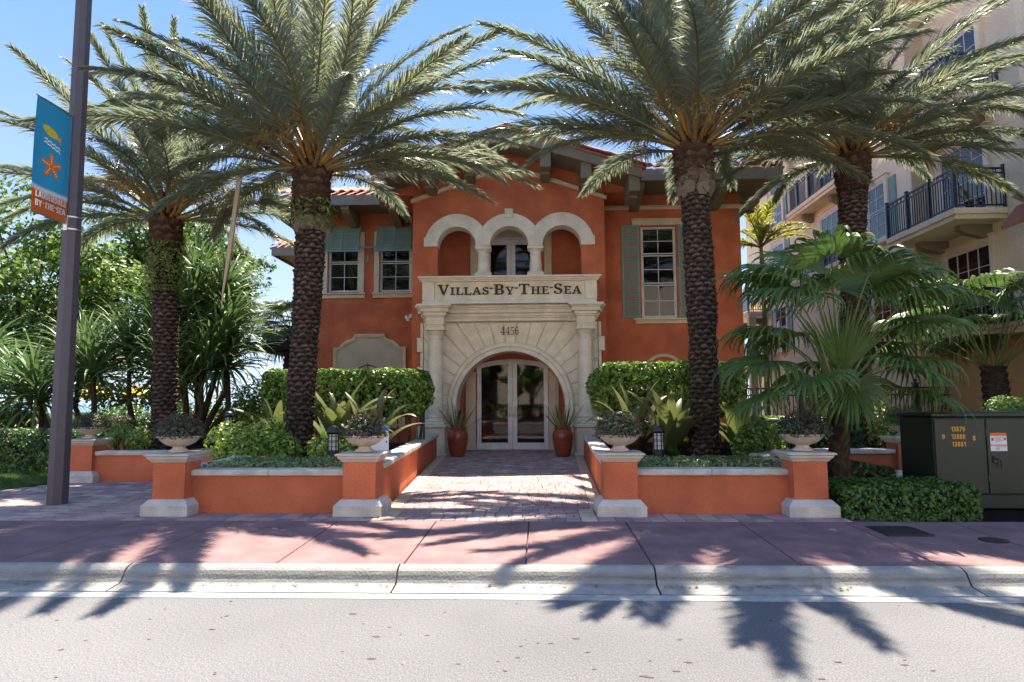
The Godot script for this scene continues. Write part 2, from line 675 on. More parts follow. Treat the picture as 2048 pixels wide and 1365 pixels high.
func rings(mb: MB, q: Array) -> void:   # square mouldings: [half width, height] from the bottom up
	for i in q.size() - 1:
		var a: float = q[i][0]
		var b: float = q[i + 1][0]
		for k in 4:
			var t := Basis(Vector3.UP, k * PI / 2)
			mb.quad(t * V(-a, q[i][1], a), t * V(a, q[i][1], a), t * V(b, q[i + 1][1], b), t * V(-b, q[i + 1][1], b))
	var e: float = q[-1][0]
	var ey: float = q[-1][1]
	mb.quad(V(-e, ey, e), V(e, ey, e), V(e, ey, -e), V(-e, ey, -e))
	e = q[0][0]
	ey = q[0][1]
	mb.quad(V(-e, ey, -e), V(e, ey, -e), V(e, ey, e), V(-e, ey, e))


func make_pillar() -> Node3D:
	var t := thing("planter_pillar", "", "pillar")
	var b := MB.new()
	pillar_base(b, 0.0)
	part("base", b, M.cast, t)
	b = MB.new()
	rings(b, [[0.205, 0.15], [0.205, 0.70]])
	part("shaft", b, M.stucco, t)
	b = MB.new()
	rings(b, [[0.212, 0.655], [0.222, 0.66], [0.228, 0.672], [0.252, 0.70], [0.262, 0.705], [0.268, 0.73], [0.292, 0.742], [0.292, 0.76], [0.27, 0.768]])
	part("capstone", b, M.cast, t)
	return t


func make_urn() -> Node3D:
	var t := thing("stone_urn", "", "urn planter")
	var b := MB.new()
	b.lathe([Vector2(0.0, 0.0), Vector2(0.125, 0.0), Vector2(0.125, 0.022), Vector2(0.115, 0.03), Vector2(0.085, 0.05), Vector2(0.074, 0.068), Vector2(0.085, 0.078), Vector2(0.145, 0.098), Vector2(0.195, 0.128), Vector2(0.232, 0.165), Vector2(0.252, 0.192), Vector2(0.268, 0.196), Vector2(0.27, 0.212), Vector2(0.255, 0.216), Vector2(0.235, 0.205), Vector2(0.22, 0.16), Vector2(0, 0.14)], 40, Vector3.ZERO, true)
	part("bowl", b, M.urn, t)
	b = MB.new()
	b.lathe([Vector2(0.225, 0.17), Vector2(0.2, 0.19), Vector2(0, 0.2)], 20)
	part("soil", b, M.soil, t)
	return t


func urn_plant(called: String, label: String, at: Vector3, r: float, h: float, tones: Array, bloom: float, group: String) -> void:
	var t := thing(called, label, "plant", at, 0.0, group)
	var buf := PackedFloat32Array()
	for i in 2700:
		var d := Vector3(rng.randfn(), absf(rng.randfn()) * 1.0, rng.randfn()).normalized()
		var k := pow(R(0.15, 1.0), 0.45) * R(0.9, 1.08)
		var p := Vector3(d.x * r * k, d.y * h * k, d.z * r * k)
		leaf_at(buf, p, (d + Vector3(R(-0.6, 0.6), R(-0.2, 0.8), R(-0.6, 0.6))).normalized(), R(0.024, 0.046), tones[rng.randi() % tones.size()])
	copies("foliage", leaf_mesh, M.leaf, t, buf)
	var st := MB.new()
	st.col = Color(0.10, 0.05, 0.035)
	for i in 46:
		var a := R(0, TAU)
		var k := R(0.2, 0.95)
		st.tube(PackedVector3Array([V(cos(a) * 0.06, -0.03, sin(a) * 0.06), V(cos(a) * r * k * 0.6, h * 0.45, sin(a) * r * k * 0.6), V(cos(a) * r * k, h * sqrt(1.0 - k * k * 0.95), sin(a) * r * k)]), PackedFloat32Array([0.005, 0.004, 0.002]), 4)
	part("stems", st, M.stalk, t)
	if bloom > 0.0:
		var fl := MB.new()
		for i in int(bloom):
			var d := Vector3(R(-1, 1), R(0.1, 1), R(-1, 1)).normalized()
			fl.col = Color(0.55, 0.03, 0.05)
			var p := Vector3(d.x * r, d.y * h, d.z * r) * 1.02
			for k in 4:
				fl.tri(p, p + Vector3(R(-1, 1), R(-1, 1), R(-1, 1)) * 0.018, p + Vector3(R(-1, 1), R(-1, 1), R(-1, 1)) * 0.018)
		part("blossom", fl, M.plain, t)


func curb_wall(called: String, label: String, pts: Array, thick: float, top: float, foot: float, copes: int, cap_over := 0.045) -> void:
	# a low stuccoed wall along pts (Vector2 x,z) with coping stones
	var t := thing(called, label, "garden wall", Vector3.ZERO, 0.0, "low stucco walls round the planters")
	var w := MB.new()
	for i in pts.size() - 1:
		var a: Vector2 = pts[i]
		var b: Vector2 = pts[i + 1]
		var d := (b - a).normalized()
		var e := d * (0.0 if pts.size() == 2 else 0.03)
		w.xf = Transform3D(Basis(V(d.x, 0, d.y), Vector3.UP, V(d.x, 0, d.y).cross(Vector3.UP)), V(a.x, 0, a.y))
		w.span(-e.length(), (b - a).length() + e.length(), foot, top - 0.08, -thick / 2, thick / 2)
	part("wall", w, M.stucco, t)
	for i in pts.size() - 1:
		var a: Vector2 = pts[i]
		var b: Vector2 = pts[i + 1]
		var d := (b - a).normalized()
		var length := (b - a).length()
		var num := copes if pts.size() == 2 else 1
		for k in num:
			var c := MB.new()
			c.xf = Transform3D(Basis(V(d.x, 0, d.y), Vector3.UP, V(d.x, 0, d.y).cross(Vector3.UP)), V(a.x, 0, a.y))
			c.span(length * k / num + 0.0015, length * (k + 1) / num - 0.0015, top - 0.08, top, -thick / 2 - cap_over, thick / 2 + cap_over, 0.014)
			part("coping_stone", c, M.cast, t)


func make_planters() -> void:
	var cz := -8.77
	var grp := "stucco pillars of the planters"
	var spots := [
		[V(-4.70, 0.2, cz), "orange stucco pillar at the street end of the left planter, nearest the lamp post", "far left front"],
		[V(-2.265, 0.2, cz), "orange stucco pillar at the left side of the walkway entrance", ""],
		[V(0.99, 0.2, cz), "orange stucco pillar at the right side of the walkway entrance", ""],
		[V(3.29, 0.2, cz), "orange stucco pillar beside the fan palm and the low clipped shrub", ""],
		[V(-8.27, 0.2, -12.3), "orange stucco pillar behind the lamp post at the left forecourt", ""],
		[V(-9.0, 0.16, -14.4), "rearmost orange pillar at left, half hidden behind the forecourt wall", ""],
		[V(6.35, 0.2, -12.3), "orange stucco pillar partly hidden behind the green utility cabinet", ""]]
	var urns := ["stone urn on the left planter's outer pillar, near the lamp post", "stone urn on the pillar left of the walkway, before the small white sign", "stone urn on the pillar right of the walkway, with bright red blossoms", "stone urn on the pillar beside the fan palm trunk", "stone urn on the pillar right behind the lamp post", "stone urn furthest back at left, in the palm's shade", "stone urn half hidden behind the green cabinet"]
	var plants := ["dark brownish-green bedding plant in the urn near the lamp post", "brownish-green bedding plant in the urn left of the walkway", "green bedding plant with red flowers in the urn right of the walkway", "dark shaded bedding plant in the urn beside the fan palm", "dark green plant in the urn behind the lamp post", "dark plant in the rearmost urn at left", "round clipped green shrub in the urn behind the cabinet"]
	var p := make_pillar()
	p.set_meta("stem", "planter_pillar")
	var u := make_urn()
	u.set_meta("stem", "stone_urn")
	var red := [Color(0.085, 0.04, 0.03), Color(0.06, 0.08, 0.03), Color(0.05, 0.07, 0.025), Color(0.05, 0.06, 0.03), Color(0.10, 0.10, 0.05)]
	var grn := [Color(0.06, 0.09, 0.03), Color(0.09, 0.12, 0.045), Color(0.05, 0.07, 0.03), Color(0.12, 0.13, 0.07), Color(0.09, 0.05, 0.035)]
	var dark := [Color(0.035, 0.06, 0.02), Color(0.05, 0.075, 0.025), Color(0.07, 0.04, 0.03)]
	var ball := [Color(0.06, 0.13, 0.03), Color(0.09, 0.17, 0.04), Color(0.05, 0.10, 0.03)]
	for i in spots.size():
		var at: Vector3 = spots[i][0]
		var pi := p if i == 0 else dup(p, at, 0, "")
		pi.position = at
		tag(pi, spots[i][1], "", grp)
		var ui := u if i == 0 else dup(u, at, 0, "")
		ui.position = at + V(R(-0.01, 0.02), 0.768, 0.0)
		ui.rotation.y = R(0, TAU)
		tag(ui, urns[i], "", "stone urns on the pillars")
		var tones: Array = [red, red, grn, dark, dark, dark, ball][i]
		urn_plant("urn_plant", plants[i], ui.position + V(0, 0.19, 0), [0.33, 0.32, 0.335, 0.36, 0.36, 0.34, 0.36][i], [0.34, 0.34, 0.34, 0.34, 0.30, 0.25, 0.36][i], tones, [4, 10, 16, 5, 0, 0, 0][i], "plants in the urns")
	curb_wall("planter_wall", "low orange wall with pale coping between the two left front pillars", [Vector2(-4.5, -8.87), Vector2(-2.47, -8.87)], 0.22, 0.75, 0.18, 2)
	curb_wall("planter_wall", "low orange wall with pale coping between the two right front pillars", [Vector2(1.195, -8.87), Vector2(3.09, -8.87)], 0.22, 0.75, 0.18, 2)
	curb_wall("planter_wall", "low orange wall running back along the left side of the walkway", [Vector2(-2.17, -8.98), Vector2(-2.67, -17.0)], 0.2, 0.82, 0.18, 9)
	curb_wall("planter_wall", "low orange wall running back along the right side of the walkway", [Vector2(0.95, -8.98), Vector2(1.17, -17.0)], 0.2, 0.82, 0.18, 9)
	var arc := [Vector2(-8.06, -12.3), Vector2(-6.7, -12.3), Vector2(-6.0, -12.22)]
	for k in 5:
		var a := PI / 2 * (k + 1) / 5.0
		arc.append(Vector2(-6.0 + sin(a) * 1.25, -12.22 + (1.0 - cos(a)) * 1.9))
	arc.append(Vector2(-4.72, -9.0))
	curb_wall("planter_wall", "low orange wall that sweeps round from the left forecourt pillar, shaded by palms", arc, 0.22, 0.75, 0.18, 1)
	arc = [Vector2(6.14, -12.3), Vector2(5.3, -12.3), Vector2(4.6, -12.22)]
	for k in 5:
		var a := PI / 2 * (k + 1) / 5.0
		arc.append(Vector2(4.6 - sin(a) * 1.25, -12.22 + (1.0 - cos(a)) * 1.9))
	arc.append(Vector2(3.32, -9.0))
	curb_wall("planter_wall", "low wall with grey coping behind the fan palm, running to the cabinet", arc, 0.22, 0.75, 0.18, 1)
	var s := MB.new()
	s.xf = Transform3D(Basis(Vector3.RIGHT, -PI / 2), Vector3.ZERO)
	s.prism(PackedVector2Array([Vector2(-4.75, 8.99), Vector2(-2.2, 8.99), Vector2(-2.68, 16.98), Vector2(-8.8, 16.98), Vector2(-8.8, 12.4), Vector2(-6.0, 12.3), Vector2(-4.75, 10.6)]), 0.1, 0.6)
	s.prism(PackedVector2Array([Vector2(0.98, 8.99), Vector2(3.3, 8.99), Vector2(3.35, 10.6), Vector2(4.6, 12.3), Vector2(6.9, 12.4), Vector2(6.9, 16.98), Vector2(1.18, 16.98)]), 0.1, 0.6)
	struct("planter_soil", s, M.soil)


# ---------------------------------------------------------------- villa

func arc_pts(c: Vector2, r: float, a0: float, a1: float, k: int) -> PackedVector2Array:
	var o := PackedVector2Array()
	for i in k + 1:
		var a := deg_to_rad(lerpf(a0, a1, float(i) / k))
		o.append(c + Vector2(cos(a), sin(a)) * r)
	return o


func lettering(runs: Array, font: Font, parent: Node, m: Material, at: Vector3, width: float, depth: float, spread: float, turn := 0.0) -> void:
	# runs: [text, cap size, lift]; letter after letter, then squeezed or spread to the asked width, centred on at
	var got := []
	var x := 0.0
	for run in runs:
		for ch in String(run[0]):
			if ch == " ":
				x += run[1] * 0.4
				continue
			var tm := TextMesh.new()
			tm.text = ch
			tm.font = font
			tm.font_size = 48
			tm.pixel_size = run[1] / 34.0
			tm.depth = depth
			tm.curve_step = 1.0
			tm.horizontal_alignment = HORIZONTAL_ALIGNMENT_LEFT
			tm.vertical_alignment = VERTICAL_ALIGNMENT_BOTTOM
			var bb := tm.get_aabb()
			var bottom := bb.position.y
			got.append([tm, x - bb.position.x, run[2] - (bottom if ch != "-" else 0.0), ch])
			x += bb.size.x + spread * run[1]
	var f := width / maxf(0.01, x)
	for q in got:
		var o := part("letter", q[0], m, parent)
		o.transform = Transform3D(Basis(Vector3.UP, turn), at) * Transform3D(Basis.from_scale(V(f, 1, 1)), V(q[1] * f - width / 2, q[2], 0))


func wall_with_holes(mb: MB, x0: float, x1: float, y0: float, y1: float, z0: float, z1: float, holes: Array) -> void:
	# holes: [x0, x1, y0, y1], side by side from left to right
	var x := x0
	for h in holes:
		mb.span(x, h[0], y0, y1, z0, z1)
		mb.span(h[0], h[1], y0, h[2], z0, z1)
		mb.span(h[0], h[1], h[3], y1, z0, z1)
		x = h[1]
	mb.span(x, x1, y0, y1, z0, z1)


func window_unit(parent: Node, x0: float, x1: float, y0: float, y1: float, z: float, rows: Array, cols: int, m: Material, called := "window") -> Node3D:
	# rows: heights of the sash sections from the bottom as [y0, y1, panes high]
	var fr := MB.new()
	var f := 0.045
	fr.span(x0, x0 + f, y0, y1, z - 0.07, z, 0.006)
	fr.span(x1 - f, x1, y0, y1, z - 0.07, z, 0.006)
	fr.span(x0 + f, x1 - f, y1 - f, y1, z - 0.07, z - 0.002, 0.006)
	fr.span(x0 + f, x1 - f, y0, y0 + f, z - 0.07, z - 0.002, 0.006)
	var o := part(called, fr, m, parent)
	for i in rows.size():
		var a: float = rows[i][0]
		var b: float = rows[i][1]
		var s := MB.new()
		var w := 0.032
		s.span(x0 + f, x1 - f, a, a + w, z - 0.055, z - 0.012, 0.004)
		s.span(x0 + f, x1 - f, b - w, b, z - 0.055, z - 0.012, 0.004)
		s.span(x0 + f, x0 + f + w, a + w, b - w, z - 0.055, z - 0.012, 0.004)
		s.span(x1 - f - w, x1 - f, a + w, b - w, z - 0.055, z - 0.012, 0.004)
		var nr: int = rows[i][2]
		var bar := 0.018
		var lx := x0 + f + w
		var rx := x1 - f - w
		for k in range(1, cols):
			var xm := lerpf(lx, rx, float(k) / cols)
			s.span(xm - bar / 2, xm + bar / 2, a + w, b - w, z - 0.048, z - 0.018)
		for k in range(1, nr):
			var ym := lerpf(a + w, b - w, float(k) / nr)
			s.span(lx, rx, ym - bar / 2, ym + bar / 2, z - 0.046, z - 0.02)
		part("sash", s, m, o)
		for kx in cols:
			for ky in nr:
				var g := MB.new()
				var gx0 := lerpf(lx, rx, float(kx) / cols)
				var gx1 := lerpf(lx, rx, float(kx + 1) / cols)
				var gy0 := lerpf(a + w, b - w, float(ky) / nr)
				var gy1 := lerpf(a + w, b - w, float(ky + 1) / nr)
				var tl := R(-0.002, 0.002)
				g.quad(V(gx0, gy0, z - 0.034 + tl), V(gx1, gy0, z - 0.034), V(gx1, gy1, z - 0.034 - tl), V(gx0, gy1, z - 0.034))
				part("pane", g, M.glass, o)
	return o


func shutter(parent: Node, wide: float, high: float, slats: int, panels: int, t: Transform3D, tilt := 24.0) -> void:
	var fr := MB.new()
	var f := 0.055
	fr.span(0, f, 0, high, -0.018, 0.018, 0.004)
	fr.span(wide - f, wide, 0, high, -0.018, 0.018, 0.004)
	fr.span(f, wide - f, 0, f, -0.017, 0.017, 0.004)
	fr.span(f, wide - f, high - f, high, -0.017, 0.017, 0.004)
	var inner := (wide - 2 * f)
	for k in range(1, panels):
		fr.span(f + inner * k / panels - f / 2, f + inner * k / panels + f / 2, f, high - f, -0.017, 0.017, 0.004)
	var o := part("shutter", fr, M.shutter, parent)
	o.transform = t
	var pw := inner / panels - (f / 2 if panels > 1 else 0.0)
	var gap := (high - 2 * f) / slats
	var sl := MB.new()
	sl.xf = Transform3D(Basis(Vector3.RIGHT, deg_to_rad(tilt)), Vector3.ZERO)
	sl.box(Vector3.ZERO, V(pw, gap * 0.74, 0.009))
	var sm := sl.mesh()
	for k in panels:
		for i in slats:
			part("slat", sm, M.shutter, o, V(f + pw / 2 + k * (pw + f), f + gap * (i + 0.5), 0.0))


func roof_tile_mesh(length: float, r: float, s: float) -> ArrayMesh:
	# one barrel tile lying along +z (its low end at z = 0), hollow below
	var b := MB.new()
	b.col = Color(s, s * R(0.9, 1.02), s * R(0.88, 1.02))
	var outer := []
	var inner := []
	for e in 2:
		var o := PackedVector3Array()
		var q := PackedVector3Array()
		for j in 9:
			var a := PI * j / 8.0
			var rr := r * (1.0 if e == 0 else 0.82)
			o.append(V(cos(a) * rr, sin(a) * rr * 0.8, -length * e))
			q.append(V(cos(a) * (rr - 0.014), sin(a) * (rr - 0.014) * 0.8, -length * e))
		outer.append(o)
		inner.append(q)
	b.sheet(outer, false, true)
	b.sheet(inner, false, false)
	for j in 8:
		b.quad(inner[0][j], outer[0][j], outer[0][j + 1], inner[0][j + 1])
	return b.mesh()


var tiles := []

func tile_row(parent: Node, a: Vector3, b: Vector3, up: Vector3, rows: int, step: float) -> void:
	# tiles side by side from a to b along an eave, and up the slope
	var along := (b - a).normalized()
	var nrm := along.cross(up).normalized()
	if nrm.y < 0:
		nrm = -nrm
	var num := int((b - a).length() / step)
	var basis_ := Basis(along, nrm, along.cross(nrm))
	if basis_.z.dot(up) > 0:
		basis_ = Basis(-along, nrm, -basis_.z)
	for r in rows:
		for i in num:
			var p := a + along * (i + 0.5) * (b - a).length() / num + up.normalized() * (r * 0.34) + nrm * (0.02 + 0.012 * r * 0)
			var o := part("roof_tile", tiles[rng.randi() % tiles.size()], M.tile, parent)
			o.transform = Transform3D(basis_ * Basis(Vector3.UP, R(-0.03, 0.03)) * Basis(Vector3.RIGHT, R(0.02, 0.06)), p + nrm * R(0, 0.008))


func slab(mb: MB, a: Vector3, b: Vector3, c: Vector3, d: Vector3, t: float) -> void:
	# a flat plate with corners a..d (counter-clockwise from above), t thick downwards
	var k := V(0, -t, 0)
	mb.quad(a, b, c, d)
	mb.quad(a + k, d + k, c + k, b + k)
	var q := [a, b, c, d]
	for i in 4:
		var p: Vector3 = q[i]
		var s: Vector3 = q[(i + 1) % 4]
		if p.distance_squared_to(s) > 1e-6:
			mb.quad(p + k, s + k, s, p)


func bracket(mb: MB, p: Vector3, out: Vector3, reach: float, wide: float, high: float) -> void:
	# a timber eave bracket: top at p (against the wall), reaching along out
	var side := Vector3.UP.cross(out).normalized()
	mb.xf = Transform3D(Basis(out, Vector3.UP, out.cross(Vector3.UP)), p)
	mb.prism(PackedVector2Array([Vector2(-0.02, 0), Vector2(reach, 0), Vector2(reach, -high * 0.42), Vector2(reach * 0.88, -high * 0.62), Vector2(reach * 0.3, -high), Vector2(-0.02, -high)]), -wide / 2, wide / 2, 0.008)
	mb.xf = Transform3D.IDENTITY


func make_villa() -> void:
	var t := thing("villa", "red-orange stucco two-storey villa with cream stone arched portal and tiled roof", "villa")
	# --- walls
	var w := MB.new()
	var low := PackedVector2Array([Vector2(-3.45, 0.1), Vector2(-2.22, 0.1)])
	low.append_array(arc_pts(Vector2(-0.765, 1.5), 1.455, 180, 0, 28))
	low.append_array(PackedVector2Array([Vector2(0.69, 0.1), Vector2(1.8, 0.1), Vector2(1.8, 5.0), Vector2(-3.45, 5.0)]))
	w.prism(low, -18.7, -18.3)
	var top := PackedVector2Array([Vector2(-3.45, 5.0), Vector2(-2.76, 5.0), Vector2(-2.76, 5.86)])
	top.append_array(arc_pts(Vector2(-2.235, 5.86), 0.525, 180, 0, 18))
	top.append_array(PackedVector2Array([Vector2(-1.71, 5.84), Vector2(-1.325, 5.84)]))
	top.append_array(arc_pts(Vector2(-0.80, 5.86), 0.525, 180, 0, 18))
	top.append_array(PackedVector2Array([Vector2(-0.275, 5.84), Vector2(0.11, 5.84)]))
	top.append_array(arc_pts(Vector2(0.635, 5.86), 0.525, 180, 0, 18))
	top.append_array(PackedVector2Array([Vector2(1.16, 5.0), Vector2(1.8, 5.0), Vector2(1.8, 7.62), Vector2(-0.82, 8.44), Vector2(-3.45, 7.62)]))
	w.prism(top, -18.7, -18.3)
	part("bay_wall", w, M.stucco, t)
	w = MB.new()
	wall_with_holes(w, 1.8, 5.8, 0.1, 7.56, -19.8, -19.5, [[2.95, 3.96, 3.97, 6.63]])
	w.span(5.5, 5.8, 0.1, 7.56, -36, -19.8)
	w.span(1.5, 1.8, 0.1, 7.56, -19.5, -18.7)
	part("right_wing_wall", w, M.stucco, t)
	w = MB.new()
	wall_with_holes(w, -7.35, -3.45, 0.1, 7.7, -21.8, -21.5, [[-6.8, -5.78, 5.15, 7.1], [-5.12, -4.1, 5.15, 7.1]])
	w.span(-7.35, -7.05, 0.1, 7.7, -28.4, -21.8)
	w.span(-3.45, -3.15, 0.1, 7.7, -21.5, -18.7)
	part("left_wing_wall", w, M.stucco, t)
	w = MB.new()
	w.span(-9.9, -7.05, 0.1, 7.7, -28.7, -28.4)
	w.span(-9.9, -9.6, 0.1, 7.7, -36, -28.7)
	w.span(-9.9, 5.8, 0.1, 7.7, -36.3, -36)
	part("rear_wall", w, M.stucco, t)
	# --- recess behind the balcony and the porch behind the arch
	w = MB.new()
	wall_with_holes(w, -3.15, 1.5, 3.3, 7.4, -19.8, -19.5, [[-1.60, 0.0, 5.0, 7.0]])
	w.span(-3.15, 1.5, 7.0, 7.2, -19.5, -18.7)
	part("balcony_recess", w, M.stucco, t)
	w = MB.new()
	w.span(-3.15, 1.5, 4.7, 4.9, -19.5, -18.7)
	part("balcony_floor", w, M.cast, t)
	w = MB.new()
	var porch := PackedVector2Array([Vector2(-2.6, 0.1), Vector2(-2.26, 0.1)])
	porch.append_array(arc_pts(Vector2(-0.765, 1.5), 1.495, 180, 0, 28))
	porch.append_array(PackedVector2Array([Vector2(0.73, 0.1), Vector2(1.1, 0.1), Vector2(1.1, 3.3), Vector2(-2.6, 3.3)]))
	w.prism(porch, -19.25, -18.7)
	var back := PackedVector2Array([Vector2(-3.15, 0.1), Vector2(-1.80, 0.1), Vector2(-1.80, 2.67)])
	for i in 15:
		var f := i / 14.0
		back.append(Vector2(lerpf(-1.80, 0.25, f), 2.67 + 0.155 * (1.0 - pow(f * 2 - 1, 2))))
	back.append_array(PackedVector2Array([Vector2(0.25, 0.1), Vector2(1.5, 0.1), Vector2(1.5, 3.3), Vector2(-3.15, 3.3)]))
	w.prism(back, -19.5, -19.25)
	part("porch_wall", w, M.stucco, t)
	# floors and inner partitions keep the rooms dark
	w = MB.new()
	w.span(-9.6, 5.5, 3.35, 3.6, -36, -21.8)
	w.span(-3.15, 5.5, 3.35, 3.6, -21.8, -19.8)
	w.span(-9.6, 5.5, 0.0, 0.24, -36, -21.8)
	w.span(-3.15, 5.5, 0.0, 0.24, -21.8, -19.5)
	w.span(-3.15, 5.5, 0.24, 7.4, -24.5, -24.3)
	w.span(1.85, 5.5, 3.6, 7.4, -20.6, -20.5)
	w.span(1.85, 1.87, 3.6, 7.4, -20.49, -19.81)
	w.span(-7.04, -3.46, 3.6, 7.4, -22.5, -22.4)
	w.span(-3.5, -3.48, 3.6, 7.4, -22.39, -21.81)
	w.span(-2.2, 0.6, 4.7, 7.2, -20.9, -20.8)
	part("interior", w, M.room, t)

	# --- gable band and wing string course
	w = MB.new()
	w.prism(PackedVector2Array([Vector2(-3.50, 7.06), Vector2(-3.50, 7.17), Vector2(-0.8, 8.13), Vector2(1.86, 7.19), Vector2(1.86, 7.08), Vector2(-0.8, 8.02)]), -18.3, -18.22, 0.012)
	part("gable_moulding", w, M.trim, t)
	w = MB.new()
	w.span(1.802, 5.87, 7.12, 7.20, -19.5, -19.44, 0.008)
	w.span(1.802, 5.88, 7.202, 7.235, -19.5, -19.42, 0.006)
	w.span(5.802, 5.87, 7.12, 7.20, -36, -19.502, 0.008)
	part("string_course", w, M.trim, t)

	# --- eaves and roof
	for i in 6:
		tiles.append(roof_tile_mesh(0.44, 0.115, [0.95, 0.8, 1.05, 0.88, 0.72, 1.0][i]))
	var roof := MB.new()
	slab(roof, V(1.6, 7.87, -18.1), V(6.62, 7.87, -18.1), V(-1.0, 10.2, -25.7), V(-1.0, 10.2, -25.7), 0.05)
	slab(roof, V(6.62, 7.87, -18.1), V(6.62, 7.87, -37.4), V(-1.0, 10.2, -30), V(-1.0, 10.2, -25.7), 0.05)
	slab(roof, V(-8.55, 7.92, -20.1), V(-3.0, 7.92, -20.1), V(-1.0, 10.2, -25.7), V(-3.0, 10.2, -27.4), 0.05)
	slab(roof, V(-8.55, 7.92, -28), V(-8.55, 7.92, -20.1), V(-3.0, 10.2, -27.4), V(-3.0, 10.2, -28), 0.05)
	slab(roof, V(-11.0, 7.95, -27.05), V(-7.2, 7.95, -27.05), V(-4.0, 10.2, -32), V(-6.0, 10.2, -32), 0.05)
	slab(roof, V(-11.0, 7.95, -37.4), V(-11.0, 7.95, -27.05), V(-6.0, 10.2, -32), V(-6.0, 10.2, -33), 0.05)
	slab(roof, V(-3.0, 10.2, -28), V(-3.0, 10.2, -25.7), V(-1.0, 10.2, -25.7), V(-1.0, 10.2, -34), 0.05)
	slab(roof, V(-11.0, 7.95, -37.4), V(-4.0, 10.2, -32), V(-1.0, 10.2, -30), V(6.62, 7.87, -37.4), 0.05)
	# gable roof over the bay
	slab(roof, V(2.72, 7.60, -17.1), V(2.72, 7.60, -26), V(-0.82, 8.71, -26), V(-0.82, 8.71, -17.1), 0.06)
	slab(roof, V(-0.82, 8.71, -17.1), V(-0.82, 8.71, -26), V(-4.36, 7.60, -26), V(-4.36, 7.60, -17.1), 0.06)
	var ro := part("roof", roof, M.tile, t)
	tile_row(ro, V(2.86, 7.90, -18.08), V(6.60, 7.90, -18.08), V(-0.02, 0.29, -0.95), 4, 0.285)
	tile_row(ro, V(6.62, 7.90, -18.2), V(6.62, 7.90, -24), V(-0.95, 0.29, 0.0), 1, 0.285)
	tile_row(ro, V(-8.5, 7.95, -20.08), V(-4.3, 7.95, -20.08), V(0, 0.36, -0.93), 4, 0.285)
	tile_row(ro, V(-10.95, 7.98, -27.03), V(-8.6, 7.98, -27.03), V(0, 0.4, -0.9), 3, 0.285)
	# rake tiles down both gable edges
	for sg: float in [-1.0, 1.0]:
		for i in 11:
			var f := (i + 0.5) / 11.0
			var p := V(-0.82 + sg * 3.60 * f, 8.74 - 1.125 * f, -17.16)
			var down := V(sg * 3.54, -1.11, 0).normalized()
			var o := part("rake_tile", tiles[rng.randi() % 6], M.tile, ro)
			var nn := V(sg * 1.11, 3.54, 0).normalized()
			o.transform = Transform3D(Basis(nn.cross(down), nn, down) * Basis(Vector3.RIGHT, 0.05), p + down * 0.2 + nn * R(0.0, 0.012))
			var o2 := part("rake_tile", tiles[rng.randi() % 6], M.tile, ro)
			o2.transform = Transform3D(o.transform.basis, o.transform.origin + V(0, 0.0, -0.24))
			if i % 2 == 0:
				continue
	# fascias and soffits
	var fa := MB.new()
	fa.span(2.70, 6.56, 7.52, 7.84, -18.10, -18.05, 0.006)
	fa.span(6.51, 6.56, 7.52, 7.84, -37.3, -18.102, 0.006)
	fa.span(-8.48, -4.2, 7.58, 7.89, -20.10, -20.05, 0.006)
	fa.span(-8.48, -8.43, 7.58, 7.89, -27.0, -20.102, 0.006)
	fa.span(-10.9, -8.5, 7.6, 7.92, -27.05, -27.0, 0.006)
	fa.span(-10.9, -10.85, 7.6, 7.92, -37.3, -27.052, 0.006)
	part("fascia", fa, M.gutter, t)
	for q in [[1.802, 6.508, 7.56, -19.6, -18.102], [5.5, 6.508, 7.561, -37.2, -19.602], [-8.428, -3.45, 7.70, -21.7, -20.102], [-8.428, -7.05, 7.701, -27.2, -21.702], [-10.848, -7.06, 7.71, -28.6, -27.052], [-10.848, -9.6, 7.712, -37.2, -28.602]]:
		var so := MB.new()
		so.span(q[0], q[1], q[2], q[2] + 0.04, q[3], q[4])
		part("soffit", so, M.brown, t)
	for sg: float in [-1.0, 1.0]:
		var barge := MB.new()
		var x1 := -0.82 + sg * 3.5
		barge.prism(PackedVector2Array([Vector2(-0.82, 8.66), Vector2(x1, 7.57), Vector2(x1, 7.30), Vector2(-0.82, 8.39)]), -17.19, -17.13, 0.008)
		part("barge_board", barge, M.brown, t)
		var sof := MB.new()
		sof.prism(PackedVector2Array([Vector2(-0.82, 8.46), Vector2(x1, 7.37), Vector2(x1, 7.34), Vector2(-0.82, 8.43)]), -20.4, -17.192)
		part("gable_soffit", sof, M.brown, t)
		var wing := MB.new()
		# stucco cheek that fills between gable roof and wing eave
		wing.prism(PackedVector2Array([Vector2(-0.82 + sg * 2.64, 7.30), Vector2(-0.82 + sg * 3.46, 7.30), Vector2(-0.82 + sg * 3.46, 7.36), Vector2(-0.82 + sg * 2.64, 7.60)]), -20.0, -18.32)
		part("gable_cheek", wing, M.stucco, t)
		for q in [[1.02, 8.08], [2.07, 7.76], [3.30, 7.40]]:
			var tb := MB.new()
			var x: float = -0.82 + sg * q[0]
			tb.span(x - 0.14, x + 0.14, q[1] - 0.42, q[1] + 0.02, -18.32, -17.20, 0.012)
			tb.span(x - 0.12, x + 0.12, q[1] - 0.50, q[1] - 0.422, -18.3, -17.55, 0.012)
			part("gable_beam", tb, M.brown, t)
	for x in [2.75, 5.02]:
		var br := MB.new()
		bracket(br, V(x, 7.555, -19.5), Vector3(0, 0, 1), 1.36, 0.25, 0.5)
		part("eave_bracket", br, M.brown, t)
	for z in [-19.9, -22.3, -24.7]:
		var br := MB.new()
		bracket(br, V(5.8, 7.555, z), Vector3(1, 0, 0), 0.68, 0.25, 0.42)
		part("eave_bracket", br, M.brown, t)
	var hip := MB.new()
	hip.xf = Transform3D(Basis(Vector3.UP, deg_to_rad(60)), V(5.78, 7.44, -19.5))
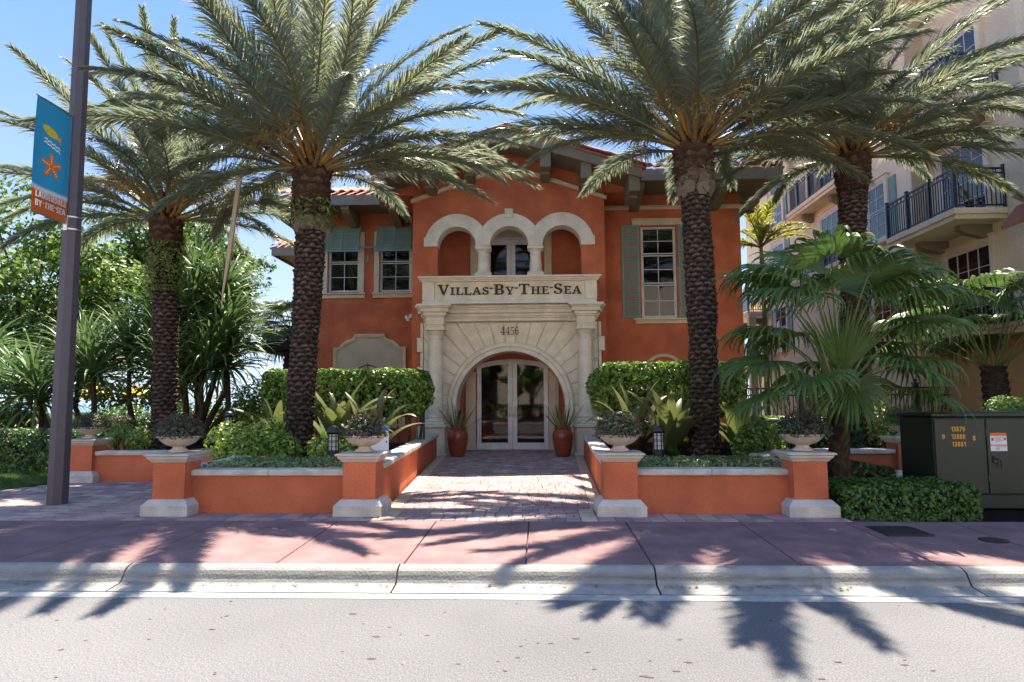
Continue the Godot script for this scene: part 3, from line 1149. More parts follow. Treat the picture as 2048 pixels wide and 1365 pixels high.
	hip.span(0, 1.5, -0.12, 0.11, -0.11, 0.11, 0.01)
	part("eave_bracket", hip, M.brown, t)
	for x in [-4.45, -5.9, -7.2]:
		var br := MB.new()
		bracket(br, V(x, 7.695, -21.5), Vector3(0, 0, 1), 1.36, 0.25, 0.5)
		part("eave_bracket", br, M.brown, t)

	# --- arcade of three arches on two columns
	for k in 3:
		var cx: float = [-2.235, -0.80, 0.635][k]
		var half := 0.7175
		var rr := 0.885
		var y0 := -0.02
		var o := PackedVector2Array()
		var cut := rad_to_deg(acos(half / rr))
		var c := Vector2(cx, 5.86)
		if k == 0:
			o.append_array(PackedVector2Array([c + Vector2(-0.525, y0), c + Vector2(-0.90, y0), c + Vector2(-0.90, 0.24), c + Vector2(-0.85, 0.24)]))
			o.append_array(arc_pts(c, rr, 164, cut, 22))
			o.append(c + Vector2(half, y0))
			o.append(c + Vector2(0.525, y0))
		elif k == 1:
			o.append_array(PackedVector2Array([c + Vector2(-0.525, y0), c + Vector2(-half, y0)]))
			o.append_array(arc_pts(c, rr, 180 - cut, cut, 20))
			o.append_array(PackedVector2Array([c + Vector2(half, y0), c + Vector2(0.525, y0)]))
		else:
			o.append_array(PackedVector2Array([c + Vector2(-0.525, y0), c + Vector2(-half, y0)]))
			o.append_array(arc_pts(c, rr, 180 - cut, 16, 22))
			o.append_array(PackedVector2Array([c + Vector2(0.85, 0.24), c + Vector2(0.90, 0.24), c + Vector2(0.90, y0), c + Vector2(0.525, y0)]))
		o.append_array(arc_pts(c, 0.522, 0, 180, 20))
		var a := MB.new()
		a.prism(o, -18.705, -18.235, 0.012)
		part("arch_surround", a, M.stone, t)
	w = MB.new()
	w.prism(PackedVector2Array([Vector2(-0.90, 6.60), Vector2(-0.70, 6.60), Vector2(-0.685, 6.86), Vector2(-0.915, 6.86)]), -18.3, -18.19, 0.012)
	part("keystone", w, M.stone, t)
	for cx: float in [-1.5175, -0.0825]:
		var col := MB.new()
		col.lathe([Vector2(0.215, 5.105), Vector2(0.225, 5.125), Vector2(0.215, 5.15), Vector2(0.18, 5.165), Vector2(0.165, 5.2), Vector2(0.165, 5.3), Vector2(0.145, 5.58), Vector2(0.16, 5.6), Vector2(0.16, 5.625), Vector2(0.145, 5.635), Vector2(0.15, 5.68), Vector2(0.2, 5.74), Vector2(0.21, 5.755)], 28, V(cx, 0, -18.47))
		var p := part("balcony_column", col, M.stone, t)
		var cap := MB.new()
		cap.box(V(cx, 5.80, -18.47), V(0.44, 0.085, 0.44), 0.012)
		part("capital", cap, M.stone, p)
		cap = MB.new()
		cap.box(V(cx, 5.05, -18.47), V(0.46, 0.11, 0.44), 0.012)
		part("base", cap, M.stone, p)
	# balcony doors with their casing
	w = MB.new()
	w.span(-1.60, -1.52, 5.0, 6.38, -19.56, -19.50)
	w.span(-0.08, 0.0, 5.0, 6.38, -19.56, -19.50)
	w.span(-1.52, -0.08, 6.305, 6.38, -19.56, -19.50, 0.008)
	part("door_frame", w, M.door, t)
	w = MB.new()
	w.span(-1.62, 0.02, 6.382, 6.995, -19.58, -19.47, 0.01)
	part("door_header", w, M.trim, t)
	for sx in [-1.98, 0.16]:
		w = MB.new()
		w.span(sx, sx + 0.22, 4.95, 6.98, -19.5, -19.42, 0.012)
		part("door_casing", w, M.trim, t)
	for k in 2:
		var x0: float = [-1.52, -0.80][k]
		w = MB.new()
		w.span(x0 + 0.004, x0 + 0.125, 4.96, 6.30, -19.56, -19.515, 0.006)
		w.span(x0 + 0.595, x0 + 0.716, 4.96, 6.30, -19.56, -19.515, 0.006)
		w.span(x0 + 0.125, x0 + 0.595, 6.16, 6.30, -19.559, -19.516, 0.006)
		w.span(x0 + 0.125, x0 + 0.595, 4.96, 5.15, -19.559, -19.516, 0.006)
		var d := part("balcony_door", w, M.door, t)
		w = MB.new()
		w.quad(V(x0 + 0.125, 5.15, -19.535), V(x0 + 0.595, 5.15, -19.535), V(x0 + 0.595, 6.16, -19.535), V(x0 + 0.125, 6.16, -19.535))
		part("pane", w, M.glass, d)

	# --- balcony parapet with the name
	w = MB.new()
	w.span(-2.95, 1.42, 4.24, 4.72, -18.29, -17.50)
	for sx in [[-3.03, -2.72], [1.19, 1.50]]:
		w.span(sx[0], sx[1], 4.24, 4.72, -18.28, -17.44, 0.01)
	var par := part("balcony_parapet", w, M.stone, t)
	w = MB.new()
	for q in [[4.72, 4.755, 0.03, 0], [4.755, 4.80, 0.075, 0.012], [4.80, 4.855, 0.11, 0.014]]:
		w.span(-3.03 - q[2], 1.50 + q[2], q[0], q[1] - 0.0005, -18.285, -17.44 + q[2], q[3])
	part("coping", w, M.stone, par)
	w = MB.new()
	w.xf = Transform3D(Basis(Vector3(0, 0, -1), Vector3(0, 1, 0), Vector3(1, 0, 0)), Vector3.ZERO)
	w.prism(PackedVector2Array([Vector2(17.44, 4.2395), Vector2(17.40, 4.20), Vector2(17.36, 4.13), Vector2(18.28, 4.13), Vector2(18.28, 4.2395)]), -3.02, 1.48)
	part("plinth", w, M.stone, par)
	lettering([["V", 0.27, 0.0], ["ILLAS", 0.20, 0.0], ["-", 0.2, 0.02], ["B", 0.27, 0.0], ["Y", 0.20, 0.0], ["-", 0.2, 0.02], ["T", 0.27, 0.0], ["HE", 0.20, 0.0], ["-", 0.2, 0.02], ["S", 0.27, 0.0], ["EA", 0.20, 0.0]], serif_bold, par, M.letter, V(-0.755, 4.375, -17.478), 3.76, 0.035, 0.10)

	# --- cornice and frieze of the portal
	w = MB.new()
	for q in [[3.72, 3.80, 0.0], [3.80, 3.84, 0.03], [3.84, 3.92, 0.06], [3.92, 4.02, 0.13], [4.02, 4.06, 0.16], [4.06, 4.125, 0.20]]:
		w.span(-3.05 - q[2], 1.52 + q[2], q[0], q[1] - 0.0006, -18.28, -17.78 + q[2], 0.01)
	var cor := part("portal_cornice", w, M.stone, t)
	for cx: float in [-2.70, 1.20]:
		w = MB.new()
		for q in [[3.60, 3.80, 0.0], [3.80, 3.84, 0.03], [3.84, 3.92, 0.06], [3.92, 4.02, 0.13], [4.02, 4.06, 0.165], [4.06, 4.1235, 0.21]]:
			w.span(cx - 0.235 - q[2], cx + 0.235 + q[2], q[0], q[1] - 0.0012, -18.0, -17.42 + q[2], 0.01)
		part("cornice_block", w, M.stone, cor)
	# --- columns of the portal on pedestals
	for cx: float in [-2.70, 1.20]:
		w = MB.new()
		w.lathe([Vector2(0.235, 1.10), Vector2(0.25, 1.13), Vector2(0.235, 1.165), Vector2(0.20, 1.18), Vector2(0.195, 1.21), Vector2(0.215, 1.225), Vector2(0.205, 1.245), Vector2(0.192, 1.26), Vector2(0.19, 1.6), Vector2(0.186, 2.2), Vector2(0.168, 3.22), Vector2(0.185, 3.24), Vector2(0.185, 3.265), Vector2(0.168, 3.275), Vector2(0.168, 3.34), Vector2(0.18, 3.36), Vector2(0.215, 3.42), Vector2(0.225, 3.45)], 36, V(cx, 0, -17.66))
		var p := part("portal_column", w, M.stone, t)
		w = MB.new()
		w.box(V(cx, 3.50, -17.66), V(0.50, 0.09, 0.50), 0.012)
		w.box(V(cx, 3.574, -17.66), V(0.44, 0.056, 0.44), 0.01)
		part("capital", w, M.stone, p)
		w = MB.new()
		w.box(V(cx, 1.07, -17.66), V(0.52, 0.065, 0.52), 0.012)
		w.box(V(cx, 0.99, -17.66), V(0.66, 0.09, 0.66), 0.02)
		w.box(V(cx, 0.62, -17.66), V(0.56, 0.648, 0.56), 0.01)
		w.box(V(cx, 0.22, -17.66), V(0.66, 0.15, 0.66), 0.02)
		part("pedestal", w, M.stone, p)
	# --- stones fanning out round the arch
	var c0 := Vector2(-0.765, 1.5)
	var bx := 2.31
	var byy := 2.218
	var backing := MB.new()
	var bp := PackedVector2Array([Vector2(-3.07, 0.1), Vector2(-2.30, 0.1)])
	bp.append_array(arc_pts(c0, 1.53, 180, 0, 28))
	bp.append_array(PackedVector2Array([Vector2(0.77, 0.1), Vector2(1.54, 0.1), Vector2(1.54, 3.72), Vector2(-3.07, 3.72)]))
	backing.prism(bp, -18.31, -17.985)
	var su := part("portal_surround", backing, M.trim, t)
	var num := 19
	for k in num:
		var a0 := 180.0 * k / num
		var a1 := 180.0 * (k + 1) / num
		var q := PackedVector2Array()
		q.append_array(arc_pts(c0, 1.655, a1, a0, 3))
		var d0 := Vector2(cos(deg_to_rad(a0)), sin(deg_to_rad(a0)))
		var d1 := Vector2(cos(deg_to_rad(a1)), sin(deg_to_rad(a1)))
		var e0 := d0 * minf(bx / maxf(1e-5, absf(d0.x)), byy / maxf(1e-5, d0.y))
		var e1 := d1 * minf(bx / maxf(1e-5, absf(d1.x)), byy / maxf(1e-5, d1.y))
		q.append(c0 + e0)
		if absf(e0.x) > bx - 0.001 and absf(e1.y) > byy - 0.001 and e0.y < byy - 0.001:
			q.append(c0 + Vector2(bx, byy))
		if absf(e1.x) > bx - 0.001 and absf(e0.y) > byy - 0.001 and e1.y < byy - 0.001:
			q.append(c0 + Vector2(-bx, byy))
		q.append(c0 + e1)
		var cc := Vector2.ZERO
		for p in q:
			cc += p
		cc /= q.size()
		for i in q.size():
			q[i] = q[i] - (q[i] - cc).normalized() * 0.008
		var vo := MB.new()
		vo.prism(q, -18.0, -17.945 + R(-0.005, 0.005), 0.026)
		part("voussoir", vo, M.stone, su)
	for sg: float in [-1.0, 1.0]:
		for k in 4:
			var y0 := 0.2 + k * 0.325
			var vo := MB.new()
			var xa: float = -0.765 + sg * 1.66
			var xb: float = -0.765 + sg * 2.305
			vo.span(minf(xa, xb), maxf(xa, xb), y0 + 0.004, y0 + 0.321, -18.0, -17.945, 0.016)
			part("jamb_stone", vo, M.stone, su)
		for k in 9:
			var y0 := 0.2 + k * 0.39
			var wq := 0.17 if k % 2 else 0.08
			var vo := MB.new()
			var xa: float = -0.765 + sg * 2.318
			var xb: float = -0.765 + sg * (2.318 + wq)
			vo.span(minf(xa, xb), maxf(xa, xb), y0 + 0.004, y0 + 0.386, -18.3, -17.96, 0.014)
			part("quoin", vo, M.stone, su)
	for k in 6:
		var ring := MB.new()
		var a0 := lerpf(180, 0, k / 6.0) - 0.08
		var a1 := lerpf(180, 0, (k + 1) / 6.0) + 0.08
		for rr in [[1.43, 1.55, -17.90], [1.552, 1.63, -17.865], [1.632, 1.665, -17.90]]:
			var q := arc_pts(c0, rr[1], a0, a1, 8)
			q.append_array(arc_pts(c0, rr[0], a1, a0, 8))
			ring.prism(q, -18.72, rr[2], 0.008)
		part("archivolt", ring, M.stone, su)
	for sg: float in [-1.0, 1.0]:
		var ring := MB.new()
		for rr in [[1.43, 1.55, -17.90], [1.552, 1.63, -17.865], [1.632, 1.655, -17.90]]:
			var xa: float = -0.765 + sg * rr[0]
			var xb: float = -0.765 + sg * rr[1]
			ring.span(minf(xa, xb), maxf(xa, xb), 0.2, 1.498, -18.72, rr[2], 0.008)
		part("archivolt", ring, M.stone, su)
	lettering([["4456", 0.205, 0.0]], serif, su, M.letter, V(-0.775, 3.37, -17.938), 0.50, 0.014, 0.12)

	# --- entrance doors
	for sx in [[-2.08, -1.80], [0.25, 0.53]]:
		w = MB.new()
		w.span(sx[0], sx[1], 0.2, 2.45, -19.25, -19.16, 0.01)
		w.span(sx[0] + 0.07, sx[1] - 0.07, 0.5, 2.3, -19.16, -19.135, 0.008)
		w.span(sx[0] - 0.02, sx[1] + 0.02, 0.2, 0.46, -19.25, -19.14, 0.012)
		part("door_pilaster", w, M.trim, t)
	for k in 2:
		var x0: float = [-1.775, -0.765][k]
		var x1: float = [-0.772, 0.238][k]
		var ytop := func(x: float) -> float: return 2.66 + 0.15 * (1.0 - pow((x + 0.7685) / 1.007, 2))
		w = MB.new()
		var st := 0.125
		for sx in [[x0, x0 + st], [x1 - st, x1]]:
			w.prism(PackedVector2Array([Vector2(sx[0], 0.27), Vector2(sx[1], 0.27), Vector2(sx[1], ytop.call(sx[1])), Vector2((sx[0] + sx[1]) / 2, ytop.call((sx[0] + sx[1]) / 2)), Vector2(sx[0], ytop.call(sx[0]))]), -19.33, -19.28, 0.006)
		w.span(x0 + st, x1 - st, 0.27, 0.46, -19.33, -19.281, 0.006)
		var q := PackedVector2Array()
		var g := PackedVector2Array([Vector2(x0 + st, 0.46), Vector2(x1 - st, 0.46)])
		for i in 9:
			var x := lerpf(x0 + st, x1 - st, i / 8.0)
			q.append(Vector2(x, ytop.call(x)))
		for i in 9:
			var x := lerpf(x1 - st, x0 + st, i / 8.0)
			q.append(Vector2(x, ytop.call(x) - 0.14))
			g.append(Vector2(x, ytop.call(x) - 0.14))
		w.prism(q, -19.33, -19.281, 0.006)
		var d := part("entrance_door", w, M.door, t)
		w = MB.new()
		for i in range(1, g.size() - 1):
			w.tri(V(g[0].x, g[0].y, -19.305), V(g[i].x, g[i].y, -19.305), V(g[i + 1].x, g[i + 1].y, -19.305))
		part("pane", w, M.glass, d)
		w = MB.new()
		var hx: float = -0.845 if k == 0 else -0.695
		w.tube(PackedVector3Array([V(hx, 1.18, -19.28), V(hx, 1.18, -19.22), V(hx, 1.2, -19.205), V(hx, 1.46, -19.205), V(hx, 1.48, -19.22), V(hx, 1.48, -19.28)]), PackedFloat32Array([0.013, 0.013, 0.013, 0.013, 0.013, 0.013]), 8)
		part("handle", w, M.steel, d)
		for y in [0.6, 1.55, 2.45]:
			w = MB.new()
			var hh: float = x0 + 0.006 if k == 0 else x1 - 0.006
			w.box(V(hh, y, -19.275), V(0.03, 0.12, 0.016), 0.003)
			part("hinge", w, M.steel, d)
	w = MB.new()
	w.span(-1.8, 0.25, 0.2, 0.265, -19.5, -19.2, 0.006)
	part("threshold", w, M.steel, t)

	# --- windows
	var win := window_unit(t, 2.95, 3.96, 3.97, 6.63, -19.56, [[4.0, 4.94, 2], [4.97, 5.80, 2], [5.83, 6.60, 2]], 2, M.white)
	w = MB.new()
	w.span(2.70, 4.27, 6.66, 6.82, -19.5, -19.43, 0.01)
	w.span(2.68, 4.29, 6.822, 6.855, -19.5, -19.41, 0.008)
	part("lintel", w, M.trim, win)
	w = MB.new()
	w.span(2.75, 4.28, 3.80, 3.90, -19.5, -19.43, 0.01)
	w.span(2.70, 4.33, 3.902, 3.955, -19.52, -19.38, 0.01)
	part("sill", w, M.trim, win)
	shutter(t, 0.5, 2.68, 36, 1, Transform3D(Basis.IDENTITY, V(2.395, 3.98, -19.475)))
	shutter(t, 0.5, 2.68, 36, 1, Transform3D(Basis.IDENTITY, V(4.01, 3.98, -19.475)))
	for x0 in [-6.8, -5.12]:
		win = window_unit(t, x0, x0 + 1.02, 5.15, 7.1, -21.56, [[5.18, 6.10, 2], [6.13, 7.07, 2]], 2, M.white)
		w = MB.new()
		w.span(x0 - 0.17, x0 - 0.002, 5.10, 7.1, -21.5, -21.43, 0.01)
		w.span(x0 + 1.022, x0 + 1.19, 5.10, 7.1, -21.5, -21.43, 0.01)
		part("casing", w, M.trim, win)
		w = MB.new()
		w.span(x0 - 0.20, x0 + 1.22, 4.94, 5.06, -21.5, -21.43, 0.01)
		w.span(x0 - 0.23, x0 + 1.25, 5.062, 5.11, -21.52, -21.38, 0.01)
		part("sill", w, M.trim, win)
		shutter(t, 1.14, 1.0, 12, 2, Transform3D(Basis(Vector3.RIGHT, deg_to_rad(-24)), V(x0 - 0.06, 6.36, -21.02)), 58.0)
		w = MB.new()
		w.xf = Transform3D(Basis(Vector3.RIGHT, deg_to_rad(-70)), V(x0 + 1.30, 6.3, -21.46))
		w.span(-0.03, 0.03, -0.03, 0.03, -0.25, 0.0, 0.004)
		w.xf = Transform3D.IDENTITY
		w.span(x0 + 1.26, x0 + 1.34, 6.1, 6.3, -21.5, -21.46, 0.004)
		w.span(x0 + 0.9, x0 + 1.6, 6.53, 6.58, -21.3, -21.25, 0.004)
		part("shutter_stay", w, M.shutter, t)
	# blind panel with moulded shoulders on the left wing, iron fan set in it
	var sh := PackedVector2Array([Vector2(-6.56, 0.8), Vector2(-4.23, 0.8), Vector2(-4.23, 3.36), Vector2(-4.42, 3.36), Vector2(-4.50, 3.47), Vector2(-4.66, 3.58), Vector2(-4.84, 3.63), Vector2(-4.90, 3.72), Vector2(-4.90, 3.78), Vector2(-5.89, 3.78), Vector2(-5.89, 3.72), Vector2(-5.95, 3.63), Vector2(-6.13, 3.58), Vector2(-6.29, 3.47), Vector2(-6.37, 3.36), Vector2(-6.56, 3.36)])
	w = MB.new()
	w.prism(sh, -21.5, -21.46)
	var pan := part("blind_panel", w, M.panel, t)
	w = MB.new()
	for lay in [[0.0, 0.055, -21.40], [0.055, 0.10, -21.425]]:
		for i in range(1, sh.size()):
			var a := sh[i]
			var b := sh[(i + 1) % sh.size()]
			var cin := Vector2(-5.395, 2.2)
			var ia := a + (cin - a) * Vector2(lay[1] / 1.165, lay[1] / 1.5)
			var ib := b + (cin - b) * Vector2(lay[1] / 1.165, lay[1] / 1.5)
			var oa := a + (cin - a) * Vector2(lay[0] / 1.165, lay[0] / 1.5)
			var ob := b + (cin - b) * Vector2(lay[0] / 1.165, lay[0] / 1.5)
			w.prism(PackedVector2Array([oa, ob, ib, ia]), -21.459, lay[2])
	part("moulding", w, M.trim, pan)
	w = MB.new()
	for i in 16:
		var q := arc_pts(Vector2(-5.45, 2.3), 0.50, i * 180.0 / 16, (i + 1) * 180.0 / 16, 1)
		q.append_array(arc_pts(Vector2(-5.45, 2.3), 0.47, (i + 1) * 180.0 / 16, i * 180.0 / 16, 1))
		w.prism(q, -21.459, -21.43)
	w.span(-5.465, -5.435, 2.3, 2.86, -21.455, -21.435)
	part("iron_fan", w, M.black, pan)
	w = MB.new()
	for i in 18:
		var q := arc_pts(Vector2(3.52, 2.32), 0.62, i * 10.0, (i + 1) * 10.0, 1)
		q.append_array(arc_pts(Vector2(3.52, 2.32), 0.53, (i + 1) * 10.0, i * 10.0, 1))
		w.prism(q, -19.5, -19.44)
	part("round_moulding", w, M.panel, t)
	w = MB.new()
	w.box(V(-3.56, 3.98, -18.7), V(0.08, 0.12, 0.12), 0.01)
	w.xf = Transform3D(Basis(Vector3.UP, 0.5) * Basis(Vector3.RIGHT, 0.5), V(-3.64, 3.92, -18.6))
	w.box(Vector3.ZERO, V(0.09, 0.09, 0.22), 0.012)
	part("security_camera", w, M.white, t)
	# a lit wall lamp inside the hall, seen through the left door
	w = MB.new()
	w.lathe([Vector2(0.02, -0.09), Vector2(0.05, -0.06), Vector2(0.055, 0.02), Vector2(0.035, 0.09), Vector2(0.0, 0.1)], 14, V(-2.35, 2.05, -22.4), true)
	var glow := mat(0.9, 0.6, 0.25, 0.6)
	glow.emission_enabled = true
	glow.emission = Color(1.0, 0.72, 0.35)
	glow.emission_energy_multiplier = 1.6
	part("hall_lamp", w, glow, t)
	var lamp := OmniLight3D.new()
	lamp.name = "hall_lamp_glow"
	lamp.position = V(-2.35, 2.05, -22.25)
	lamp.light_color = Color(1.0, 0.75, 0.45)
	lamp.light_energy = 0.08
	lamp.omni_range = 12.0
	lamp.omni_attenuation = 2.0
	lamp.light_size = 0.05
	lamp.shadow_enabled = true
	add_child(lamp)


# ---------------------------------------------------------------- the apartment building at the right

func railing(parent: Node, pts: Array, h: float, posts_every: float) -> void:
	# pts: Vector3 at floor level; posts one by one, bars and rails joined
	var bars := MB.new()
	var ring := MB.new()
	for i in pts.size() - 1:
		var a: Vector3 = pts[i]
		var b: Vector3 = pts[i + 1]
		var d := (b - a)
		var length := d.length()
		d /= length
		bars.xf = Transform3D(Basis(d, Vector3.UP, d.cross(Vector3.UP)), a)
		bars.span(0, length, h - 0.05, h, -0.03, 0.03, 0.006)
		bars.span(0, length, h - 0.17, h - 0.13, -0.02, 0.02)
		bars.span(0, length, 0.06, 0.10, -0.02, 0.02)
		var k := int(length / 0.115)
		for j in range(1, k):
			var x := length * j / k
			bars.span(x - 0.011, x + 0.011, 0.10, h - 0.17, -0.011, 0.011)
			if j % 2:
				for e in 8:
					var q := [Vector2.from_angle(TAU * e / 8) * 0.04, Vector2.from_angle(TAU * (e + 1) / 8) * 0.04]
					bars.span(x + minf(q[0].x, q[1].x) - 0.006, x + maxf(q[0].x, q[1].x) + 0.006, h - 0.09 + minf(q[0].y, q[1].y) - 0.006, h - 0.09 + maxf(q[0].y, q[1].y) + 0.006, -0.006, 0.006)
		var np := maxi(1, int(round(length / posts_every)))
		for j in np + 1:
			if j == np and i < pts.size() - 2:
				continue
			var po := MB.new()
			po.xf = bars.xf
			var x := length * j / np
			po.span(x - 0.045, x + 0.045, 0, h + 0.05, -0.045, 0.045, 0.008)
			po.span(x - 0.055, x + 0.055, h + 0.05, h + 0.075, -0.055, 0.055, 0.01)
			part("railing_post", po, M.iron, parent)
	part("railing", bars, M.iron, parent)


func balcony(t: Node, xo: float, xw: float, z0: float, z1: float, y: float, edge: float) -> Node:
	var s := MB.new()
	s.span(xo, xw, y, y + 0.16, z1, z0, 0.01)
	s.span(xo + 0.06, xw, y - 0.12, y, z1 + 0.002, z0 - 0.06, 0.01)
	var o := part("balcony", s, M.cream, t)
	railing(o, [V(xo + 0.08, y + 0.16, z1), V(xo + 0.08, y + 0.16, z0 - 0.08), V(xw, y + 0.16, z0 - 0.08)], edge, 1.1)
	for k in 2:
		var br := MB.new()
		bracket(br, V(xw, y - 0.125, lerpf(z1, z0, 0.22 + 0.56 * k)), Vector3(-1, 0, 0), (xw - xo) * 0.62, 0.24, 0.34)
		part("balcony_bracket", br, M.brown, o)
	return o


func side_window(t: Node, x: float, z0: float, z1: float, y0: float, y1: float, doors := false, shut := true) -> void:
	# a window in a wall that faces -x; z0 is its near jamb
	var holder := Node3D.new()
	holder.name = "glazed_door" if doors else "window"
	t.add_child(holder, true)
	holder.transform = Transform3D(Basis(Vector3.UP, -PI / 2), V(x, 0, (z0 + z1) / 2))
	var w := absf(z0 - z1)
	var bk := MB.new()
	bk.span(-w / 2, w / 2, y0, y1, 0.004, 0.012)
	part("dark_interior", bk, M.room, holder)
	window_unit(holder, -w / 2, w / 2, y0, y1, 0.09, [[y0 + 0.04, y1 - 0.04, 4]] if doors else [[y0 + 0.04, (y0 + y1) / 2 - 0.02, 2], [(y0 + y1) / 2 + 0.02, y1 - 0.04, 2]], 4 if doors else 2, M.white, "frame")
	var c := MB.new()
	c.span(-w / 2 - 0.16, -w / 2, y0, y1 + 0.16, -0.02, 0.11, 0.01)
	c.span(w / 2, w / 2 + 0.16, y0, y1 + 0.16, -0.02, 0.11, 0.01)
	c.span(-w / 2, w / 2, y1, y1 + 0.16, -0.02, 0.109, 0.01)
	c.span(-w / 2 - 0.2, w / 2 + 0.2, y1 + 0.161, y1 + 0.21, -0.02, 0.15, 0.01)
	if not doors:
		c.span(-w / 2 - 0.2, w / 2 + 0.2, y0 - 0.14, y0 - 0.001, -0.02, 0.15, 0.01)
	part("casing", c, M.cream, holder)
	if shut and not doors:
		for s: float in [-1.0, 1.0]:
			var b := MB.new()
			b.span(s * (w / 2 + 0.36) - 0.2, s * (w / 2 + 0.36) + 0.2, y0, y1, -0.01, 0.04, 0.006)
			for k in 22:
				var yy := lerpf(y0 + 0.06, y1 - 0.06, (k + 0.5) / 22)
				b.span(s * (w / 2 + 0.36) - 0.16, s * (w / 2 + 0.36) + 0.16, yy - 0.012, yy + 0.018, 0.04, 0.05)
			part("shutter", b, M.shutter, holder)


func make_apartments() -> void:
	var t := thing("apartment_building", "cream apartment building with dark iron balcony railings at the right", "building")
	var xa := 11.44
	var xb := 12.0
	var w := MB.new()
	# far part, reaching out to xa, near part set back to xb
	for q in [[-37.4, -34.1, []], [-34.1, -29.6, []], [-29.6, -20.9, []]]:
		w.span(xa, 22, 0.1, 14.4, q[0] + 0.001, q[1] - 0.001)
	w.span(xb, 22, 3.5, 14.4, -20.9, -16.2)
	w.span(xb - 0.45, 22, 3.5, 15.5, -16.2, -9.0)
	part("wall", w, M.cream, t)
	w = MB.new()
	w.span(xb, 22, 0.1, 3.2, -20.9, -15.0)
	w.span(xb + 0.3, 22, 0.1, 3.2, -15.0, -9.0)
	part("ground_floor_wall", w, M.ochre, t)
	w = MB.new()
	w.span(xb - 0.5, 22, 3.2, 3.5, -20.85, -8.9, 0.02)
	w.span(xb - 0.62, 22, 3.36, 3.46, -20.8, -8.8, 0.02)
	part("cornice", w, M.cream, t)
	# shaded recess wall beside the sliding doors
	w = MB.new()
	w.span(xa + 0.02, xb, 3.5, 14.0, -20.898, -20.86)
	part("recess_wall", w, M.tan, t)
	for y in [3.5, 6.5, 9.6]:
		balcony(t, 10.65, xb, -17.55, -21.0, y - 0.16, 1.07)
		side_window(t, xb - 0.01, -18.2, -20.2, y + 0.02, y + 2.25, true)
	for y in [6.6, 9.6]:
		balcony(t, 10.72, xa, -24.6, -29.4, y - 0.16, 1.07)
		side_window(t, xa - 0.01, -25.4, -27.4, y + 0.02, y + 2.25, true)
	for y in [9.9, 7.0, 4.0]:
		side_window(t, xa - 0.01, -31.6, -33.1, y, y + 2.0)
	for y in [6.9, 4.0]:
		side_window(t, xa - 0.01, -22.3, -23.5, y, y + 1.9)
	side_window(t, xa - 0.01, -35.6, -36.6, 6.6, 8.0, false, false)
	# end terraces with square piers
	for y in [3.4, 6.0]:
		balcony(t, 10.3, xa, -33.9, -37.5, y - 0.16, 1.05)
	for z in [-34.2, -37.2]:
		w = MB.new()
		w.span(10.4, 10.75, 0.2, 3.2, z - 0.18, z + 0.18, 0.01)
		w.span(10.4, 10.75, 3.42, 5.8, z - 0.18, z + 0.18, 0.01)
		part("terrace_pier", w, M.tan, t)
	for z in [-24.75, -27.2, -29.2]:
		w = MB.new()
		w.span(10.78, 11.02, 9.6, 12.6, z - 0.14, z + 0.14, 0.01)
		part("balcony_pier", w, M.tan, t)
	# roof terrace with hipped end
	railing(t, [V(11.9, 15.5, -16.1), V(14.5, 15.5, -16.1)], 1.05, 1.3)
	w = MB.new()
	slab(w, V(10.9, 14.4, -17), V(22, 14.4, -17), V(22, 16.5, -24), V(14, 16.5, -24), 0.2)
	slab(w, V(10.9, 14.4, -38), V(10.9, 14.4, -17), V(14, 16.5, -24), V(14, 16.5, -38), 0.2)
	part("roof", w, M.tile, t)
	w = MB.new()
	slab(w, V(11.15, 5.75, -15.3), V(12.4, 5.75, -15.3), V(12.4, 6.25, -16.15), V(11.54, 6.25, -16.15), 0.1)
	slab(w, V(11.15, 5.75, -16.6), V(11.15, 5.75, -15.3), V(11.54, 6.25, -16.15), V(11.54, 6.25, -16.6), 0.1)
	var po := part("porch_roof", w, M.tile, t)
	tile_row(po, V(11.15, 5.78, -15.28), V(12.3, 5.78, -15.28), V(0, 0.48, -0.88), 3, 0.285)
	w = MB.new()
	w.span(12.62, 13.4, 1.98, 2.30, -17.95, -17.7, 0.02)
	part("meter_box", w, M.white, t)

	# the sunlit building across the road; only glass shows it
	var op := thing("opposite_building", "pale sunlit building across the road, seen only reflected in window glass", "building")
	var ow := MB.new()
	ow.span(-34, 34, 0.1, 11.0, 13.5, 24.0, 0.05)
	part("wall", ow, M.far_wall, op)
	for i in 8:
		for k in 2:
			ow = MB.new()
			ow.span(-28.8 + i * 8.0, -27.2 + i * 8.0, 1.2 + k * 4.2, 3.4 + k * 4.2, 13.44, 13.495)
			part("window", ow, M.black, op)

	# iron fence in front of it
	var f := thing("iron_fence", "dark iron fence with ringed top rail before the apartment building", "fence")
	var picket := MB.new()
	picket.span(-0.012, 0.012, 0.12, 1.28, -0.012, 0.012)
	var pm := picket.mesh()
	var x := 6.05
	var k := 0
	while x < 12.9:
		if k % 14 == 0:
			var po2 := MB.new()
			po2.span(-0.07, 0.07, 0, 1.62, -0.07, 0.07, 0.01)
			po2.span(-0.09, 0.09, 1.62, 1.66, -0.09, 0.09, 0.01)
			po2.lathe([Vector2(0.0, 1.66), Vector2(0.05, 1.68), Vector2(0.06, 1.72), Vector2(0.04, 1.77), Vector2(0, 1.78)], 10)
			part("fence_post", po2, M.iron, f, V(x, 0.45, -20.5))
		else:
			part("picket", pm, M.iron, f, V(x, 0.45, -20.5))
		x += 0.118
		k += 1
	w = MB.new()
	w.span(6.0, 12.95, 1.93, 1.98, -20.525, -20.475, 0.006)
	w.span(6.0, 12.95, 1.73, 1.77, -20.52, -20.48, 0.006)
	w.span(6.0, 12.95, 0.55, 0.59, -20.52, -20.48, 0.006)
	part("rail", w, M.iron, f)
